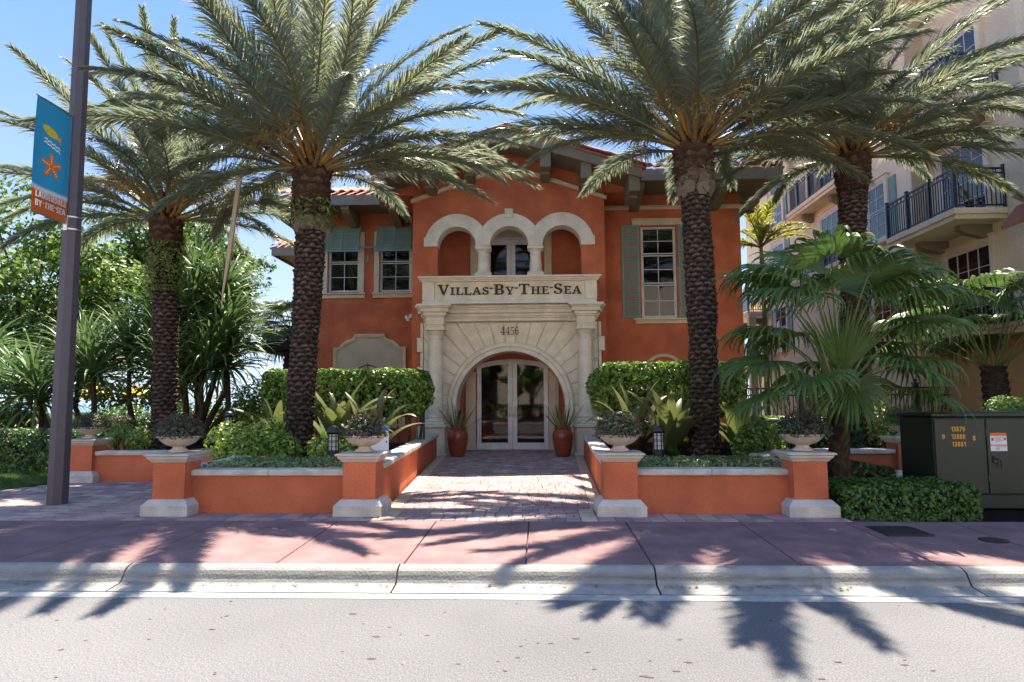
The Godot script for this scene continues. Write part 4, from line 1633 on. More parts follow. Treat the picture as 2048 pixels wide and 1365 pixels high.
	for i in 58:
		w = MB.new()
		for e in 10:
			w.xf = Transform3D(Basis(Vector3(0, 0, 1), TAU * e / 10), Vector3.ZERO)
			w.span(-0.022, 0.022, 0.058, 0.072, -0.008, 0.008)
		part("ring", w, M.iron, f, V(6.11 + i * 0.118, 1.85, -20.5))
	# green slatted screen behind the fence
	var scr := thing("slatted_screen", "small pale green slatted screen standing behind the iron fence", "screen", V(8.6, 0.4, -21.4))
	w = MB.new()
	for s in [[-0.5, -0.42], [0.42, 0.5]]:
		w.span(s[0], s[1], 0, 1.35, -0.03, 0.03, 0.005)
	part("frame", w, M.shutter, scr)
	for i in 14:
		w = MB.new()
		w.xf = Transform3D(Basis(Vector3.RIGHT, 0.5), V(0, 0.1 + i * 0.09, 0))
		w.box(Vector3.ZERO, V(0.84, 0.075, 0.012))
		part("slat", w, M.shutter, scr)


# ---------------------------------------------------------------- street furniture

func star_poly(c: Vector2, r: float, turn: float) -> PackedVector2Array:
	var o := PackedVector2Array()
	for i in 30:
		var a := TAU * i / 30.0 + turn
		var k := cos(5.0 * TAU * i / 30.0)
		o.append(c + Vector2(cos(a), sin(a)) * r * (0.66 + 0.34 * k))
	return o


func make_lamp_post() -> void:
	var t := thing("lamp_post", "tall dark eight-sided metal lamp post on the left forecourt", "lamp post", V(-6.83, 0.2, -9.54))
	var b := MB.new()
	b.lathe([Vector2(0.142, 0.0), Vector2(0.136, 1.0), Vector2(0.11, 8.6)], 8)
	for i in b.n.size():   # flat facets
		pass
	var rows := MB.new()
	for i in 8:
		var a0 := TAU * i / 8 + 0.2
		var a1 := TAU * (i + 1) / 8 + 0.2
		rows.quad(V(cos(a0) * 0.142, 0, -sin(a0) * 0.142), V(cos(a1) * 0.142, 0, -sin(a1) * 0.142), V(cos(a1) * 0.108, 8.8, -sin(a1) * 0.108), V(cos(a0) * 0.108, 8.8, -sin(a0) * 0.108))
	part("pole", rows, M.post, t)
	for y in [3.92, 4.10]:
		b = MB.new()
		b.lathe([Vector2(0.130, y), Vector2(0.1335, y), Vector2(0.1335, y + 0.022), Vector2(0.130, y + 0.022)], 24)
		part("strap", b, M.steel, t)
	b = MB.new()
	b.span(-0.03, 0.03, 3.9, 4.13, 0.12, 0.15, 0.004)
	part("bracket", b, M.steel, t)
	for y in [4.0, 5.62]:
		b = MB.new()
		b.tube(PackedVector3Array([V(0, y, 0.1), V(-0.01, y + 0.01, 0.82)]), PackedFloat32Array([0.014, 0.012]), 8)
		part("banner_arm", b, M.steel, t)
	# the banner hangs on the two arms: a thing of its own
	var g := thing("street_banner", "blue and orange fabric banner with starfish hanging on the lamp post", "banner", V(-6.83, 0.2, -9.54))
	b = MB.new()
	var lo := 4.0
	var hi := 5.62
	var rowz := func(f: float, h: float) -> Vector3: return V(-0.01 + 0.022 * sin(f * 5.0 + 0.4) * sin(h * PI), lerpf(lo, hi, h) + 0.02 * f - 0.02 * sin(f * PI) * (1.0 - h), 0.12 + 0.68 * f)
	var blue := Color(0.03, 0.30, 0.52)
	var orange := Color(0.62, 0.13, 0.025)
	var rr := []
	var cc := []
	for i in 33:
		var h := i / 32.0
		var row := PackedVector3Array()
		var cr := []
		for j in 17:
			row.append(rowz.call(j / 16.0, h))
			cr.append(orange if h < 0.2 else Color(0.7, 0.72, 0.74) if h < 0.225 else blue)
		rr.append(row)
		cc.append(cr)
	b.sheet(rr, false, false, cc)
	var cloth := mat(1, 1, 1, 0.55, 0.4)
	cloth.vertex_color_use_as_albedo = true
	cloth.backlight_enabled = true
	cloth.backlight = Color(0.25, 0.25, 0.25)
	part("cloth", b, cloth, g)
	# print: flat shapes laid 3 mm proud of the cloth on both faces
	var printed := func(poly: PackedVector2Array, c: Color, lift: float, called: String):
		var m := MB.new()
		m.col = c
		var tr := Geometry2D.triangulate_polygon(poly)
		for sgn in [1.0, -1.0]:
			for i in range(0, tr.size(), 3):
				var q := []
				for k in 3:
					var u: Vector2 = poly[tr[i + k]]
					var f := 1.0 - u.x
					q.append(rowz.call(f, u.y) + V(sgn * lift, 0, 0))
				if (q[1] - q[0]).cross(q[2] - q[0]).x * sgn < 0.0:
					q = [q[0], q[2], q[1]]
				m.tri(q[0], q[1], q[2])
		part(called, m, cloth, g)
	# u.x runs from the outer edge to the pole, u.y from the bottom up; 0.68 m by 1.62 m
	var ell := func(c: Vector2, r: Vector2, turn: float, k: int) -> PackedVector2Array:
		var o := PackedVector2Array()
		for i in k:
			o.append(c + (Vector2(cos(TAU * i / k), sin(TAU * i / k)) * r).rotated(turn) * Vector2(1 / 0.68, 1 / 1.62))
		return o
	var star := PackedVector2Array()
	for q in star_poly(Vector2.ZERO, 0.19, 0.35):
		star.append(Vector2(0.48, 0.45) + q * Vector2(1 / 0.68, 1 / 1.62))
	printed.call(star, Color(0.68, 0.15, 0.03), 0.003, "starfish_print")
	for k in 5:
		for r: float in [0.04, 0.075, 0.11, 0.14]:
			var a: float = 0.35 + TAU * k / 5
			printed.call(ell.call(Vector2(0.48, 0.45) + Vector2(cos(a), sin(a)) * r * Vector2(1 / 0.68, 1 / 1.62), Vector2(0.013, 0.013), 0, 8), Color(0.75, 0.55, 0.2), 0.005, "dot_print")
	var fish: PackedVector2Array = ell.call(Vector2(0.42, 0.745), Vector2(0.14, 0.062), -0.3, 20)
	printed.call(fish, Color(0.65, 0.50, 0.04), 0.003, "fish_print")
	printed.call(PackedVector2Array([Vector2(0.58, 0.715), Vector2(0.70, 0.74), Vector2(0.68, 0.67)]), Color(0.68, 0.33, 0.04), 0.0035, "fish_print")
	for k in 2:
		for i in 4:
			var x := 0.28 + i * 0.1
			var y := 0.675 - k * 0.03 - i * 0.012
			printed.call(PackedVector2Array([Vector2(x, y), Vector2(x + 0.05, y + 0.008), Vector2(x + 0.1, y - 0.012), Vector2(x + 0.1, y - 0.024), Vector2(x + 0.05, y - 0.006), Vector2(x, y - 0.014)]), Color(0.72, 0.76, 0.8), 0.003, "wave_print")
	var words := Node3D.new()
	words.name = "lettering"
	g.add_child(words)
	lettering([["LAUDERDALE", 0.085, 0.0]], sans, words, M.white, V(0.012, 4.225, 0.46), 0.60, 0.006, 0.16, PI / 2)
	lettering([["BY-THE-SEA", 0.085, 0.0]], sans, words, M.white, V(0.012, 4.10, 0.46), 0.60, 0.006, 0.18, PI / 2)


func make_cabinet() -> void:
	var t := thing("utility_cabinet", "dark green metal electrical cabinet with yellow numbers at the right edge", "utility cabinet")
	var b := MB.new()
	b.span(5.24, 7.15, 0.16, 0.34, -10.3, -9.42, 0.01)
	part("plinth", b, M.box, t)
	b = MB.new()
	b.span(5.26, 7.13, 0.34, 1.36, -10.28, -9.44, 0.008)
	part("body", b, M.box, t)
	b = MB.new()
	b.span(5.235, 7.155, 1.36, 1.43, -10.31, -9.41, 0.02)
	part("lid", b, M.box, t)
	for q in [[5.275, 5.935], [5.95, 6.62], [6.635, 7.12]]:
		b = MB.new()
		b.span(q[0], q[1], 0.36, 1.345, -9.44, -9.42, 0.006)
		part("door", b, M.box, t)
	for q in [[5.945, 0.55], [5.945, 1.15], [6.6275, 0.55], [6.6275, 1.15]]:
		b = MB.new()
		b.box(V(q[0] - 0.004, q[1], -9.418), V(0.022, 0.09, 0.014), 0.004)
		part("hinge", b, M.box, t)
	b = MB.new()
	b.tube(PackedVector3Array([V(6.03, 0.82, -9.42), V(6.03, 0.82, -9.385), V(6.09, 0.80, -9.375), V(6.09, 0.70, -9.375)]), PackedFloat32Array([0.014, 0.014, 0.012, 0.012]), 8)
	b.box(V(6.03, 0.80, -9.41), V(0.05, 0.09, 0.03), 0.008)
	part("latch", b, M.black, t)
	var yel := mat(0.62, 0.33, 0.03, 0.6)
	var nums := Node3D.new()
	nums.name = "numbers"
	t.add_child(nums)
	lettering([["13879", 0.062, 0]], sans, nums, yel, V(5.585, 1.175, -9.419), 0.185, 0.003, 0.16)
	lettering([["13880", 0.062, 0]], sans, nums, yel, V(5.585, 1.075, -9.419), 0.185, 0.003, 0.16)
	lettering([["13881", 0.062, 0]], sans, nums, yel, V(5.585, 0.975, -9.419), 0.185, 0.003, 0.16)
	lettering([["9", 0.062, 0]], sans, nums, yel, V(5.385, 1.075, -9.419), 0.036, 0.003, 0.0)
	lettering([["8", 0.062, 0]], sans, nums, yel, V(5.785, 1.055, -9.419), 0.036, 0.003, 0.0)
	# warning sticker
	b = MB.new()
	b.col = Color(0.66, 0.64, 0.66)
	b.span(5.99, 6.205, 0.915, 1.155, -9.4195, -9.417)
	b.col = Color(0.66, 0.17, 0.02)
	b.span(5.99, 6.205, 1.115, 1.155, -9.4175, -9.4155)
	b.span(5.99, 6.205, 0.985, 1.0, -9.4175, -9.4155)
	b.col = Color(0.12, 0.12, 0.14)
	for y in [1.095, 1.08, 1.065, 1.05, 1.035, 0.968, 0.955, 0.942, 0.93]:
		b.span(6.055, 6.055 + R(0.05, 0.13), y, y + 0.005, -9.4172, -9.416)
	b.span(6.005, 6.035, 1.05, 1.09, -9.4172, -9.416)
	b.span(6.165, 6.195, 1.06, 1.09, -9.4172, -9.416)
	part("warning_sticker", b, M.plain, t)
	# iron covers let into the pavement
	b = MB.new()
	b.span(3.62, 4.10, 0.165, 0.199, -7.93, -7.42, 0.004)
	for i in 9:
		b.span(3.65, 4.07, 0.199, 0.202, -7.88 + i * 0.053, -7.86 + i * 0.053)
	tag(part("access_cover", b, M.black, self), "dark rectangular iron cover set in the pavement near the shrub", "access cover")
	b = MB.new()
	b.lathe([Vector2(0.0, 0.0), Vector2(0.13, 0.0), Vector2(0.13, 0.018), Vector2(0.12, 0.021), Vector2(0.0, 0.021)], 28)
	var vc := part("valve_cover", b, M.black, self, V(4.58, 0.168, -7.25))
	tag(vc, "small round iron cover in the pavement at right edge", "access cover")


func make_bollards() -> void:
	var t := thing("bollard_light", "black dome-topped bollard light left of the walkway urn", "bollard light", V(-3.22, 0.56, -10.6), 0, "bollard lights in the planters")
	t.set_meta("stem", "bollard_light")
	var b := MB.new()
	b.lathe([Vector2(0.0, 0.0), Vector2(0.092, 0.0), Vector2(0.092, 0.30), Vector2(0.08, 0.31), Vector2(0.0, 0.31)], 24)
	part("base", b, M.black, t)
	b = MB.new()
	b.lathe([Vector2(0.07, 0.31), Vector2(0.07, 0.56)], 20)
	var lens := mat(0.62, 0.62, 0.62, 0.25, 0.5)
	part("lens", b, lens, t)
	b = MB.new()
	for i in 8:
		var a := TAU * i / 8
		b.box(V(cos(a) * 0.086, 0.435, sin(a) * 0.086), V(0.012, 0.26, 0.012))
	for y in [0.36, 0.43, 0.45, 0.52]:
		b.lathe([Vector2(0.082, y), Vector2(0.09, y), Vector2(0.09, y + 0.009), Vector2(0.082, y + 0.009)], 24)
	part("cage", b, M.black, t)
	b = MB.new()
	b.lathe([Vector2(0.0, 0.555), Vector2(0.095, 0.555), Vector2(0.096, 0.59), Vector2(0.088, 0.63), Vector2(0.066, 0.665), Vector2(0.035, 0.685), Vector2(0.0, 0.69)], 24, Vector3.ZERO, true)
	part("dome", b, M.black, t)
	dup(t, V(1.81, 0.56, -10.6), 0.3, "black dome-topped bollard light before the right palm trunk")
	dup(t, V(-6.55, 0.75, -14.2), 0.6, "bollard light standing in deep shade behind the bright green shrub")
	# little notice on a stake behind the urn
	var s := thing("garden_notice", "small white notice with blue header behind the left walkway urn", "sign", V(-2.45, 0.58, -10.2))
	b = MB.new()
	b.span(-0.012, 0.012, 0, 0.3, -0.02, 0.0)
	part("stake", b, M.black, s)
	b = MB.new()
	b.col = Color(0.68, 0.68, 0.68)
	b.span(-0.19, 0.19, 0.18, 0.68, 0.0, 0.012, 0.002)
	b.col = Color(0.03, 0.22, 0.55)
	b.span(-0.19, 0.19, 0.60, 0.68, 0.0122, 0.0145)
	b.col = Color(0.05, 0.05, 0.06)
	b.span(0.13, 0.165, 0.54, 0.575, 0.0122, 0.014)
	b.span(0.145, 0.165, 0.42, 0.45, 0.0122, 0.014)
	b.span(0.13, 0.165, 0.24, 0.26, 0.0122, 0.014)
	part("board", b, M.plain, s)


func make_beach() -> void:
	# parasols on the beach, glimpsed below the foliage
	var spots := [[-25.0, Color(0.72, 0.42, 0.02), "yellow beach parasol seen under the screw pine leaves, leftmost"], [-22.6, Color(0.72, 0.45, 0.03), "yellow beach parasol beside the blue one"], [-20.9, Color(0.02, 0.16, 0.50), "blue beach parasol left of the shaded palm trunk"]]
	for i in 3:
		var t := thing("beach_parasol", spots[i][2], "parasol", V(spots[i][0], 0.15, -37.5), 0, "parasols on the beach")
		var b := MB.new()
		b.col = spots[i][1]
		for k in 8:
			var a0 := TAU * k / 8
			var a1 := TAU * (k + 1) / 8
			var p0 := V(cos(a0) * 0.95, 1.95, -sin(a0) * 0.95)
			var p1 := V(cos(a1) * 0.95, 1.95, -sin(a1) * 0.95)
			b.tri(p0, p1, V(0, 2.5, 0))
			b.quad(p0 - V(0, 0.16, 0), p1 - V(0, 0.16, 0), p1, p0)
		part("canopy", b, M.plain, t)
		b = MB.new()
		b.tube(PackedVector3Array([V(0, 0, 0), V(0, 2.5, 0)]), PackedFloat32Array([0.025, 0.02]), 8)
		part("pole", b, M.white, t)
	for i in 2:
		var skin := Color(0.38, 0.2, 0.13) if i else Color(0.05, 0.045, 0.045)
		var t := thing("person", "person in pink seated far off on the beach wall" if i else "person in dark clothes with dark hair seated far off by the beach", "person", V([-27.75, -27.0][i], 0.18, -36.5 - i))
		var b := MB.new()
		b.col = skin if i else Color(0.04, 0.04, 0.045)
		var pts := PackedVector3Array([V(0, 0.0, 0), V(0, 0.1, 0), V(0, 0.3, 0), V(0, 0.47, 0.01), V(0, 0.53, 0.01), V(0, 0.58, 0.02), V(0, 0.66, 0.03), V(0, 0.76, 0.03), V(0, 0.82, 0.02)])
		b.tube(pts, PackedFloat32Array([0.17, 0.17, 0.16, 0.19, 0.12, 0.055, 0.09, 0.095, 0.04]), 14)
		for s: float in [-1.0, 1.0]:
			b.tube(PackedVector3Array([V(s * 0.17, 0.48, 0), V(s * 0.24, 0.25, 0.05), V(s * 0.2, 0.1, 0.25)]), PackedFloat32Array([0.055, 0.045, 0.035]), 8)
			b.tube(PackedVector3Array([V(s * 0.09, 0.08, 0.05), V(s * 0.12, 0.28, 0.42), V(s * 0.12, 0.04, 0.62), V(s * 0.12, 0.03, 0.75)]), PackedFloat32Array([0.085, 0.065, 0.045, 0.03]), 8)
		part("body", b, M.plain, t)
		b = MB.new()
		b.col = Color(0.02, 0.016, 0.014)
		b.lathe([Vector2(0.1, 0.68), Vector2(0.115, 0.74), Vector2(0.105, 0.80), Vector2(0.06, 0.85), Vector2(0.0, 0.86)], 12, V(0, 0, 0.0), true)
		part("hair", b, M.plain, t)


# ---------------------------------------------------------------- plants

var leaf_mesh: ArrayMesh
var long_leaf_mesh: ArrayMesh


func make_leaf_meshes() -> void:
	for k in 2:
		var b := MB.new()
		var w := 0.30 if k == 0 else 0.16
		b.tri(V(0, 0, 0), V(0, 0.5, 0), V(-w, 0.5, 0.07))
		b.tri(V(0, 0, 0), V(w, 0.5, 0.07), V(0, 0.5, 0))
		b.tri(V(-w, 0.5, 0.07), V(0, 0.5, 0), V(0, 1, -0.06))
		b.tri(V(0, 0.5, 0), V(w, 0.5, 0.07), V(0, 1, -0.06))
		if k == 0:
			leaf_mesh = b.mesh()
		else:
			long_leaf_mesh = b.mesh()


func leaf_at(buf: PackedFloat32Array, p: Vector3, n: Vector3, size: float, c: Color) -> void:
	var y := n.cross(Vector3(R(-1, 1), R(-1, 1), R(-1, 1)))
	if y.length_squared() < 1e-4:
		y = n.cross(Vector3.RIGHT)
	y = y.normalized()
	if y.y < 0 and rng.randf() < 0.35:
		y = -y
	var x := y.cross(n).normalized()
	var b := Basis(x * size, y * size, n * size)
	var k := R(1.05, 1.75)
	put(buf, b, p - y * size * 0.5, Color(c.r * k, c.g * k, c.b * k))


func foliage_box(buf: PackedFloat32Array, lo: Vector3, hi: Vector3, num: int, size: float, tones: Array, shell := 0.3, rough := 0.06) -> void:
	var f := FastNoiseLite.new()
	f.seed = 5
	f.frequency = 0.9
	var s := hi - lo
	var areas := [s.y * s.z, s.x * s.z, s.x * s.y]
	var tot: float = areas[0] + areas[1] + areas[2]
	for i in num:
		var r := rng.randf() * tot
		var a := 0 if r < areas[0] else (1 if r < areas[0] + areas[1] else 2)
		var sg := 1.0 if rng.randf() < 0.5 else -1.0
		var p := Vector3(R(0, 1), R(0, 1), R(0, 1)) * s + lo
		var depth := pow(rng.randf(), 1.7) * shell
		p[a] = (hi[a] - depth) if sg > 0 else (lo[a] + depth)
		var n := Vector3.ZERO
		n[a] = sg
		p += n * f.get_noise_3dv(p * 2.5) * rough * 2.6 + n * (R(-0.4, 1.0) * rough + (R(0.0, 0.12) if rng.randf() < 0.05 else 0.0))
		# round the corners off
		var c := (lo + hi) / 2
		var q := (p - c) / (s / 2)
		var ext := minf(s.x, minf(s.y, s.z)) * 0.5
		var rr := ext * 0.42
		var inner := (s / 2 - Vector3.ONE * rr).max(Vector3.ZERO)
		var dd := p - c
		var near := dd.clamp(-inner, inner)
		var off := dd - near
		if off.length() > rr:
			p = c + near + off.normalized() * (rr + (off.length() - rr) * 0.15)
		n = (n + Vector3(R(-0.9, 0.9), R(-0.3, 1.1), R(-0.9, 0.9))).normalized()
		leaf_at(buf, p, n, size * R(0.5, 1.4), tones[rng.randi() % tones.size()])


func foliage_ball(buf: PackedFloat32Array, c: Vector3, r: Vector3, num: int, size: float, tones: Array, shell := 0.5) -> void:
	for i in num:
		var d := Vector3(rng.randfn(), rng.randfn(), rng.randfn()).normalized()
		var k := 1.0 - shell * pow(rng.randf(), 1.5) + R(-0.06, 0.08)
		var n := (d + Vector3(R(-0.9, 0.9), R(-0.2, 1.0), R(-0.9, 0.9))).normalized()
		leaf_at(buf, c + d * r * k, n, size * R(0.7, 1.3), tones[rng.randi() % tones.size()])


func core_box(lo: Vector3, hi: Vector3, inset: float, t: Node) -> void:
	# the dense twigs inside a clipped shrub
	var b := MB.new()
	b.col = Color(0.02, 0.022, 0.012)
	for i in 90:
		var x := R(lo.x + inset, hi.x - inset)
		var z := R(lo.z + inset, hi.z - inset)
		b.tube(PackedVector3Array([V(x, lo.y, z), V(x + R(-0.1, 0.1), (lo.y + hi.y) / 2, z + R(-0.1, 0.1)), V(clampf(x + R(-0.25, 0.25), lo.x, hi.x), hi.y - inset * 0.5, z + R(-0.15, 0.15))]), PackedFloat32Array([0.016, 0.011, 0.005]), 4)
	part("branches", b, M.stalk, t)


func hedge(called: String, label: String, cat: String, lo: Vector3, hi: Vector3, num: int, size: float, tones: Array, foot := -1.0, group := "", shell := 0.3, rough := 0.06) -> void:
	var t := thing(called, label, cat, Vector3.ZERO, 0.0, group)
	var buf := PackedFloat32Array()
	foliage_box(buf, lo, hi, num, size, tones, shell, rough)
	copies("foliage", leaf_mesh, M.leaf, t, buf)
	core_box(lo, hi, minf(0.12, (hi.z - lo.z) * 0.25), t)
	if foot >= 0.0:
		var b := MB.new()
		b.col = Color(0.05, 0.04, 0.03)
		var x := lo.x + 0.2
		while x < hi.x:
			for k in 3:
				b.tube(PackedVector3Array([V(x, foot, (lo.z + hi.z) / 2), V(x + R(-0.15, 0.15), (foot + lo.y) / 2, (lo.z + hi.z) / 2 + R(-0.1, 0.1)), V(x + R(-0.3, 0.3), lo.y + 0.25, R(lo.z, hi.z))]), PackedFloat32Array([0.022, 0.017, 0.01]), 5)
			x += 0.45
		part("stems", b, M.stalk, t)


func bush(called: String, label: String, cat: String, balls: Array, num: int, size: float, tones: Array, foot: float, group := "", mesh_: ArrayMesh = null) -> void:
	# balls: [centre, radii]
	var t := thing(called, label, cat, Vector3.ZERO, 0.0, group)
	var buf := PackedFloat32Array()
	var b := MB.new()
	b.col = Color(0.05, 0.04, 0.025)
	for q in balls:
		foliage_ball(buf, q[0], q[1], num / balls.size(), size, tones, 0.6)
		for k in 10:
			var c: Vector3 = q[0]
			b.tube(PackedVector3Array([V(c.x + R(-0.1, 0.1), foot, c.z), c + V(R(-0.1, 0.1), -0.2 * q[1].y, R(-0.1, 0.1)), c + V(R(-0.6, 0.6), R(0.1, 0.7), R(-0.6, 0.6)) * q[1]]), PackedFloat32Array([0.012, 0.009, 0.004]), 4)
	copies("foliage", mesh_ if mesh_ else leaf_mesh, M.leaf, t, buf)
	part("stems", b, M.stalk, t)


# ---- date palms

func frond_mesh(length: float, e0: float, droop: float, sd: int, yellow: float, pairs := 230, leaflet := 0.64, wide := 0.024) -> ArrayMesh:
	var r := RandomNumberGenerator.new()
	r.seed = sd
	var b := MB.new()
	var k := 16
	var pts := PackedVector3Array()
	var radii := PackedFloat32Array()
	var p := Vector3.ZERO
	var swing := r.randf_range(-0.3, 0.3)
	for i in k + 1:
		var s := float(i) / k
		pts.append(p)
		radii.append(lerpf(0.042, 0.006, pow(s, 0.55)) if s > 0.02 else 0.055)
		var e := e0 - droop * pow(s, 1.35)
		var hd := V(cos(swing * s * 2.0), 0, sin(swing * s * 2.0))
		p += (hd * cos(e) + Vector3.UP * sin(e)) * length / k
	# rachis in two tones: pale, orange at the very base
	var n0 := b.v.size()
	b.tube(pts, radii, 6)
	for i in range(n0, b.v.size()):
		var d := b.v[i].length() / length
		var c := Color(0.30, 0.27, 0.12).lerp(Color(0.40, 0.20, 0.06), clampf(1.0 - d * 12.0, 0, 1))
		b.c[i] = c.lerp(Color(0.16, 0.18, 0.07), clampf(d * 1.3, 0, 1))
	for i in pairs:
		var s := lerpf(0.13, 0.995, (i + r.randf() * 0.6) / pairs)
		var f := s * k
		var i0 := mini(int(f), k - 1)
		var q := pts[i0].lerp(pts[i0 + 1], f - i0)
		var t := (pts[i0 + 1] - pts[i0]).normalized()
		var lat := t.cross(Vector3.UP)
		if lat.length() < 0.2:
			lat = Vector3(0, 0, 1)
		lat = lat.normalized()
		var up := lat.cross(t).normalized()
		var ln := leaflet * (0.35 + 0.65 * sin(PI * clampf(pow(s, 0.8) * 0.86 + 0.14, 0, 1))) * r.randf_range(0.85, 1.1)
		if s < 0.22:
			ln *= lerpf(0.3, 1.0, (s - 0.13) / 0.09)
		if s > 0.9:
			ln *= 0.95
		for sg: float in [-1.0, 1.0]:
			var vee: float = [0.5, 0.22, -0.05][r.randi() % 3] + r.randf_range(-0.14, 0.14)
			var fw: float = lerpf(0.9, 0.4, s) + r.randf_range(-0.12, 0.12)
			var d := (t * cos(fw) + (lat * sg * cos(vee) + up * sin(vee)) * sin(fw)).normalized()
			var w := (t - d * t.dot(d)).normalized()
			w = w.rotated(d, r.randf_range(-0.7, 0.7))
			var tip := q + d * ln + Vector3.DOWN * ln * r.randf_range(0.02, 0.38)
			var mid := q + d * ln * 0.45
			var hw := wide * r.randf_range(0.8, 1.15)
			var g := r.randf()
			var c := Color(0.165, 0.205, 0.13).lerp(Color(0.275, 0.315, 0.225), g)
			if r.randf() < yellow:
				c = Color(0.34, 0.33, 0.11)
			if r.randf() < 0.035:
				c = Color(0.36, 0.28, 0.16)
			b.col = c
			var a0 := q - w * hw * 0.35
			var a1 := q + w * hw * 0.35
			var m0 := mid - w * hw * 0.5
			var m1 := mid + w * hw * 0.5
			b.quad(a0, a1, m1, m0)
			b.tri(m0, m1, tip)
	return b.mesh()


var frond_kinds := []

func make_frond_kinds() -> void:
	for i in 12:
		var f := i / 11.0
		var e0 := deg_to_rad(lerpf(22, 84, pow(f, 0.85)))
		var droop := deg_to_rad(lerpf(46, 40, f))
		frond_kinds.append(frond_mesh(lerpf(4.2, 4.5, f), e0, droop, 100 + i, 0.10 if i % 3 == 1 else 0.03))
	frond_kinds.append(frond_mesh(3.7, deg_to_rad(4), deg_to_rad(48), 140, 0.12))
	frond_kinds.append(frond_mesh(3.4, deg_to_rad(-14), deg_to_rad(40), 141, 0.15))


func trunk_mesh(base: Vector3, top: Vector3, r0: float, r1: float, crown: float, sd: int, flare := 0.0) -> MB:
	var r := RandomNumberGenerator.new()
	r.seed = sd
	var b := MB.new()
	var length := (top - base).length()
	var nv := int(length / 0.017)
	var nu := 88
	var around := 9
	var rowh := 0.088
	var rows := []
	var cols := []
	var tone := {}
	var fn := FastNoiseLite.new()
	fn.seed = sd
	fn.frequency = 0.9
	for i in nv + 1:
		var h := float(i) / nv * length
		var c := base.lerp(top, float(i) / nv) + V(sin(h * 0.9 + sd) * 0.03, 0, cos(h * 0.7 + sd) * 0.03)
		var row := PackedVector3Array()
		var cr := []
		var upper := clampf((h - (length - crown)) / 0.45, 0.0, 1.0)
		var rad := lerpf(r0, r1, pow(float(i) / nv, 0.8))
		rad *= 1.0 + 0.035 * sin(h * 2.6 + sd) + 0.02 * sin(h * 5.3)
		rad = lerpf(rad, r1 * 1.32, upper)
		if h < 0.5:
			rad += (0.5 - h) * 0.12
		var rh := lerpf(rowh, 0.17, upper)
		for j in nu:
			var a := TAU * j / nu
			var wob := fn.get_noise_3d(cos(a) * 1.2, h * 3.2, sin(a) * 1.2)
			var fr := h / rh + wob * 0.55
			var ri := floorf(fr)
			var du := a / TAU * around + (0.5 if posmod(int(ri), 2) else 0.0) + 0.22 * sin(ri * 7.3)
			var x := (du - floorf(du) - 0.5) * 2.0
			var y := fr - ri
			if y > 1.0 - 0.5 * x * x:
				ri += 1.0
				du = a / TAU * around + (0.5 if posmod(int(ri), 2) else 0.0) + 0.22 * sin(ri * 7.3)
				x = (du - floorf(du) - 0.5) * 2.0
				y = maxf(0.0, fr - ri)
			var key := Vector2i(int(ri), posmod(int(floorf(du)), around))
			if not tone.has(key):
				tone[key] = [r.randf(), r.randf_range(0.3, 1.3)]
			var topy := maxf(0.25, 1.0 - 0.5 * x * x)
			var v := clampf(y / topy, 0.0, 1.0)
			# each scar swells towards its rounded upper lip, then steps back
			var lip := (1.0 - 0.7 * x * x) * (0.25 + 0.75 * v if v < 0.85 else maxf(0.0, (1.0 - v) / 0.15))
			var bulge: float = lip * lerpf(0.055, 0.07, upper) * tone[key][1] + wob * 0.012 + r.randf_range(-0.006, 0.006)
			row.append(c + V(cos(a), 0, -sin(a)) * (rad + bulge))
			var g: float = clampf(0.35 + tone[key][0] * 0.5 + fn.get_noise_3d(cos(a) * 6.0, h * 14.0, sin(a) * 6.0) * 0.8, 0.0, 1.0)
			var cc := Color(0.085, 0.06, 0.046).lerp(Color(0.15, 0.112, 0.088), g)
			if v > 0.45 and v < 0.92 and absf(x) < 0.86:
				cc = cc.lerp(Color(0.42, 0.32, 0.26), clampf((g - 0.3) * 1.2, 0.0, 1.0) * (1.0 - x * x))
			elif v <= 0.25 or v >= 0.92:
				cc = Color(0.05, 0.036, 0.028)
			cc = cc.lerp(Color(0.17, 0.095, 0.06), upper * 0.55) * r.randf_range(0.8, 1.2)
			cr.append(cc)
		rows.append(row)
		cols.append(cr)
	b.sheet(rows, true, false, cols)
	return b


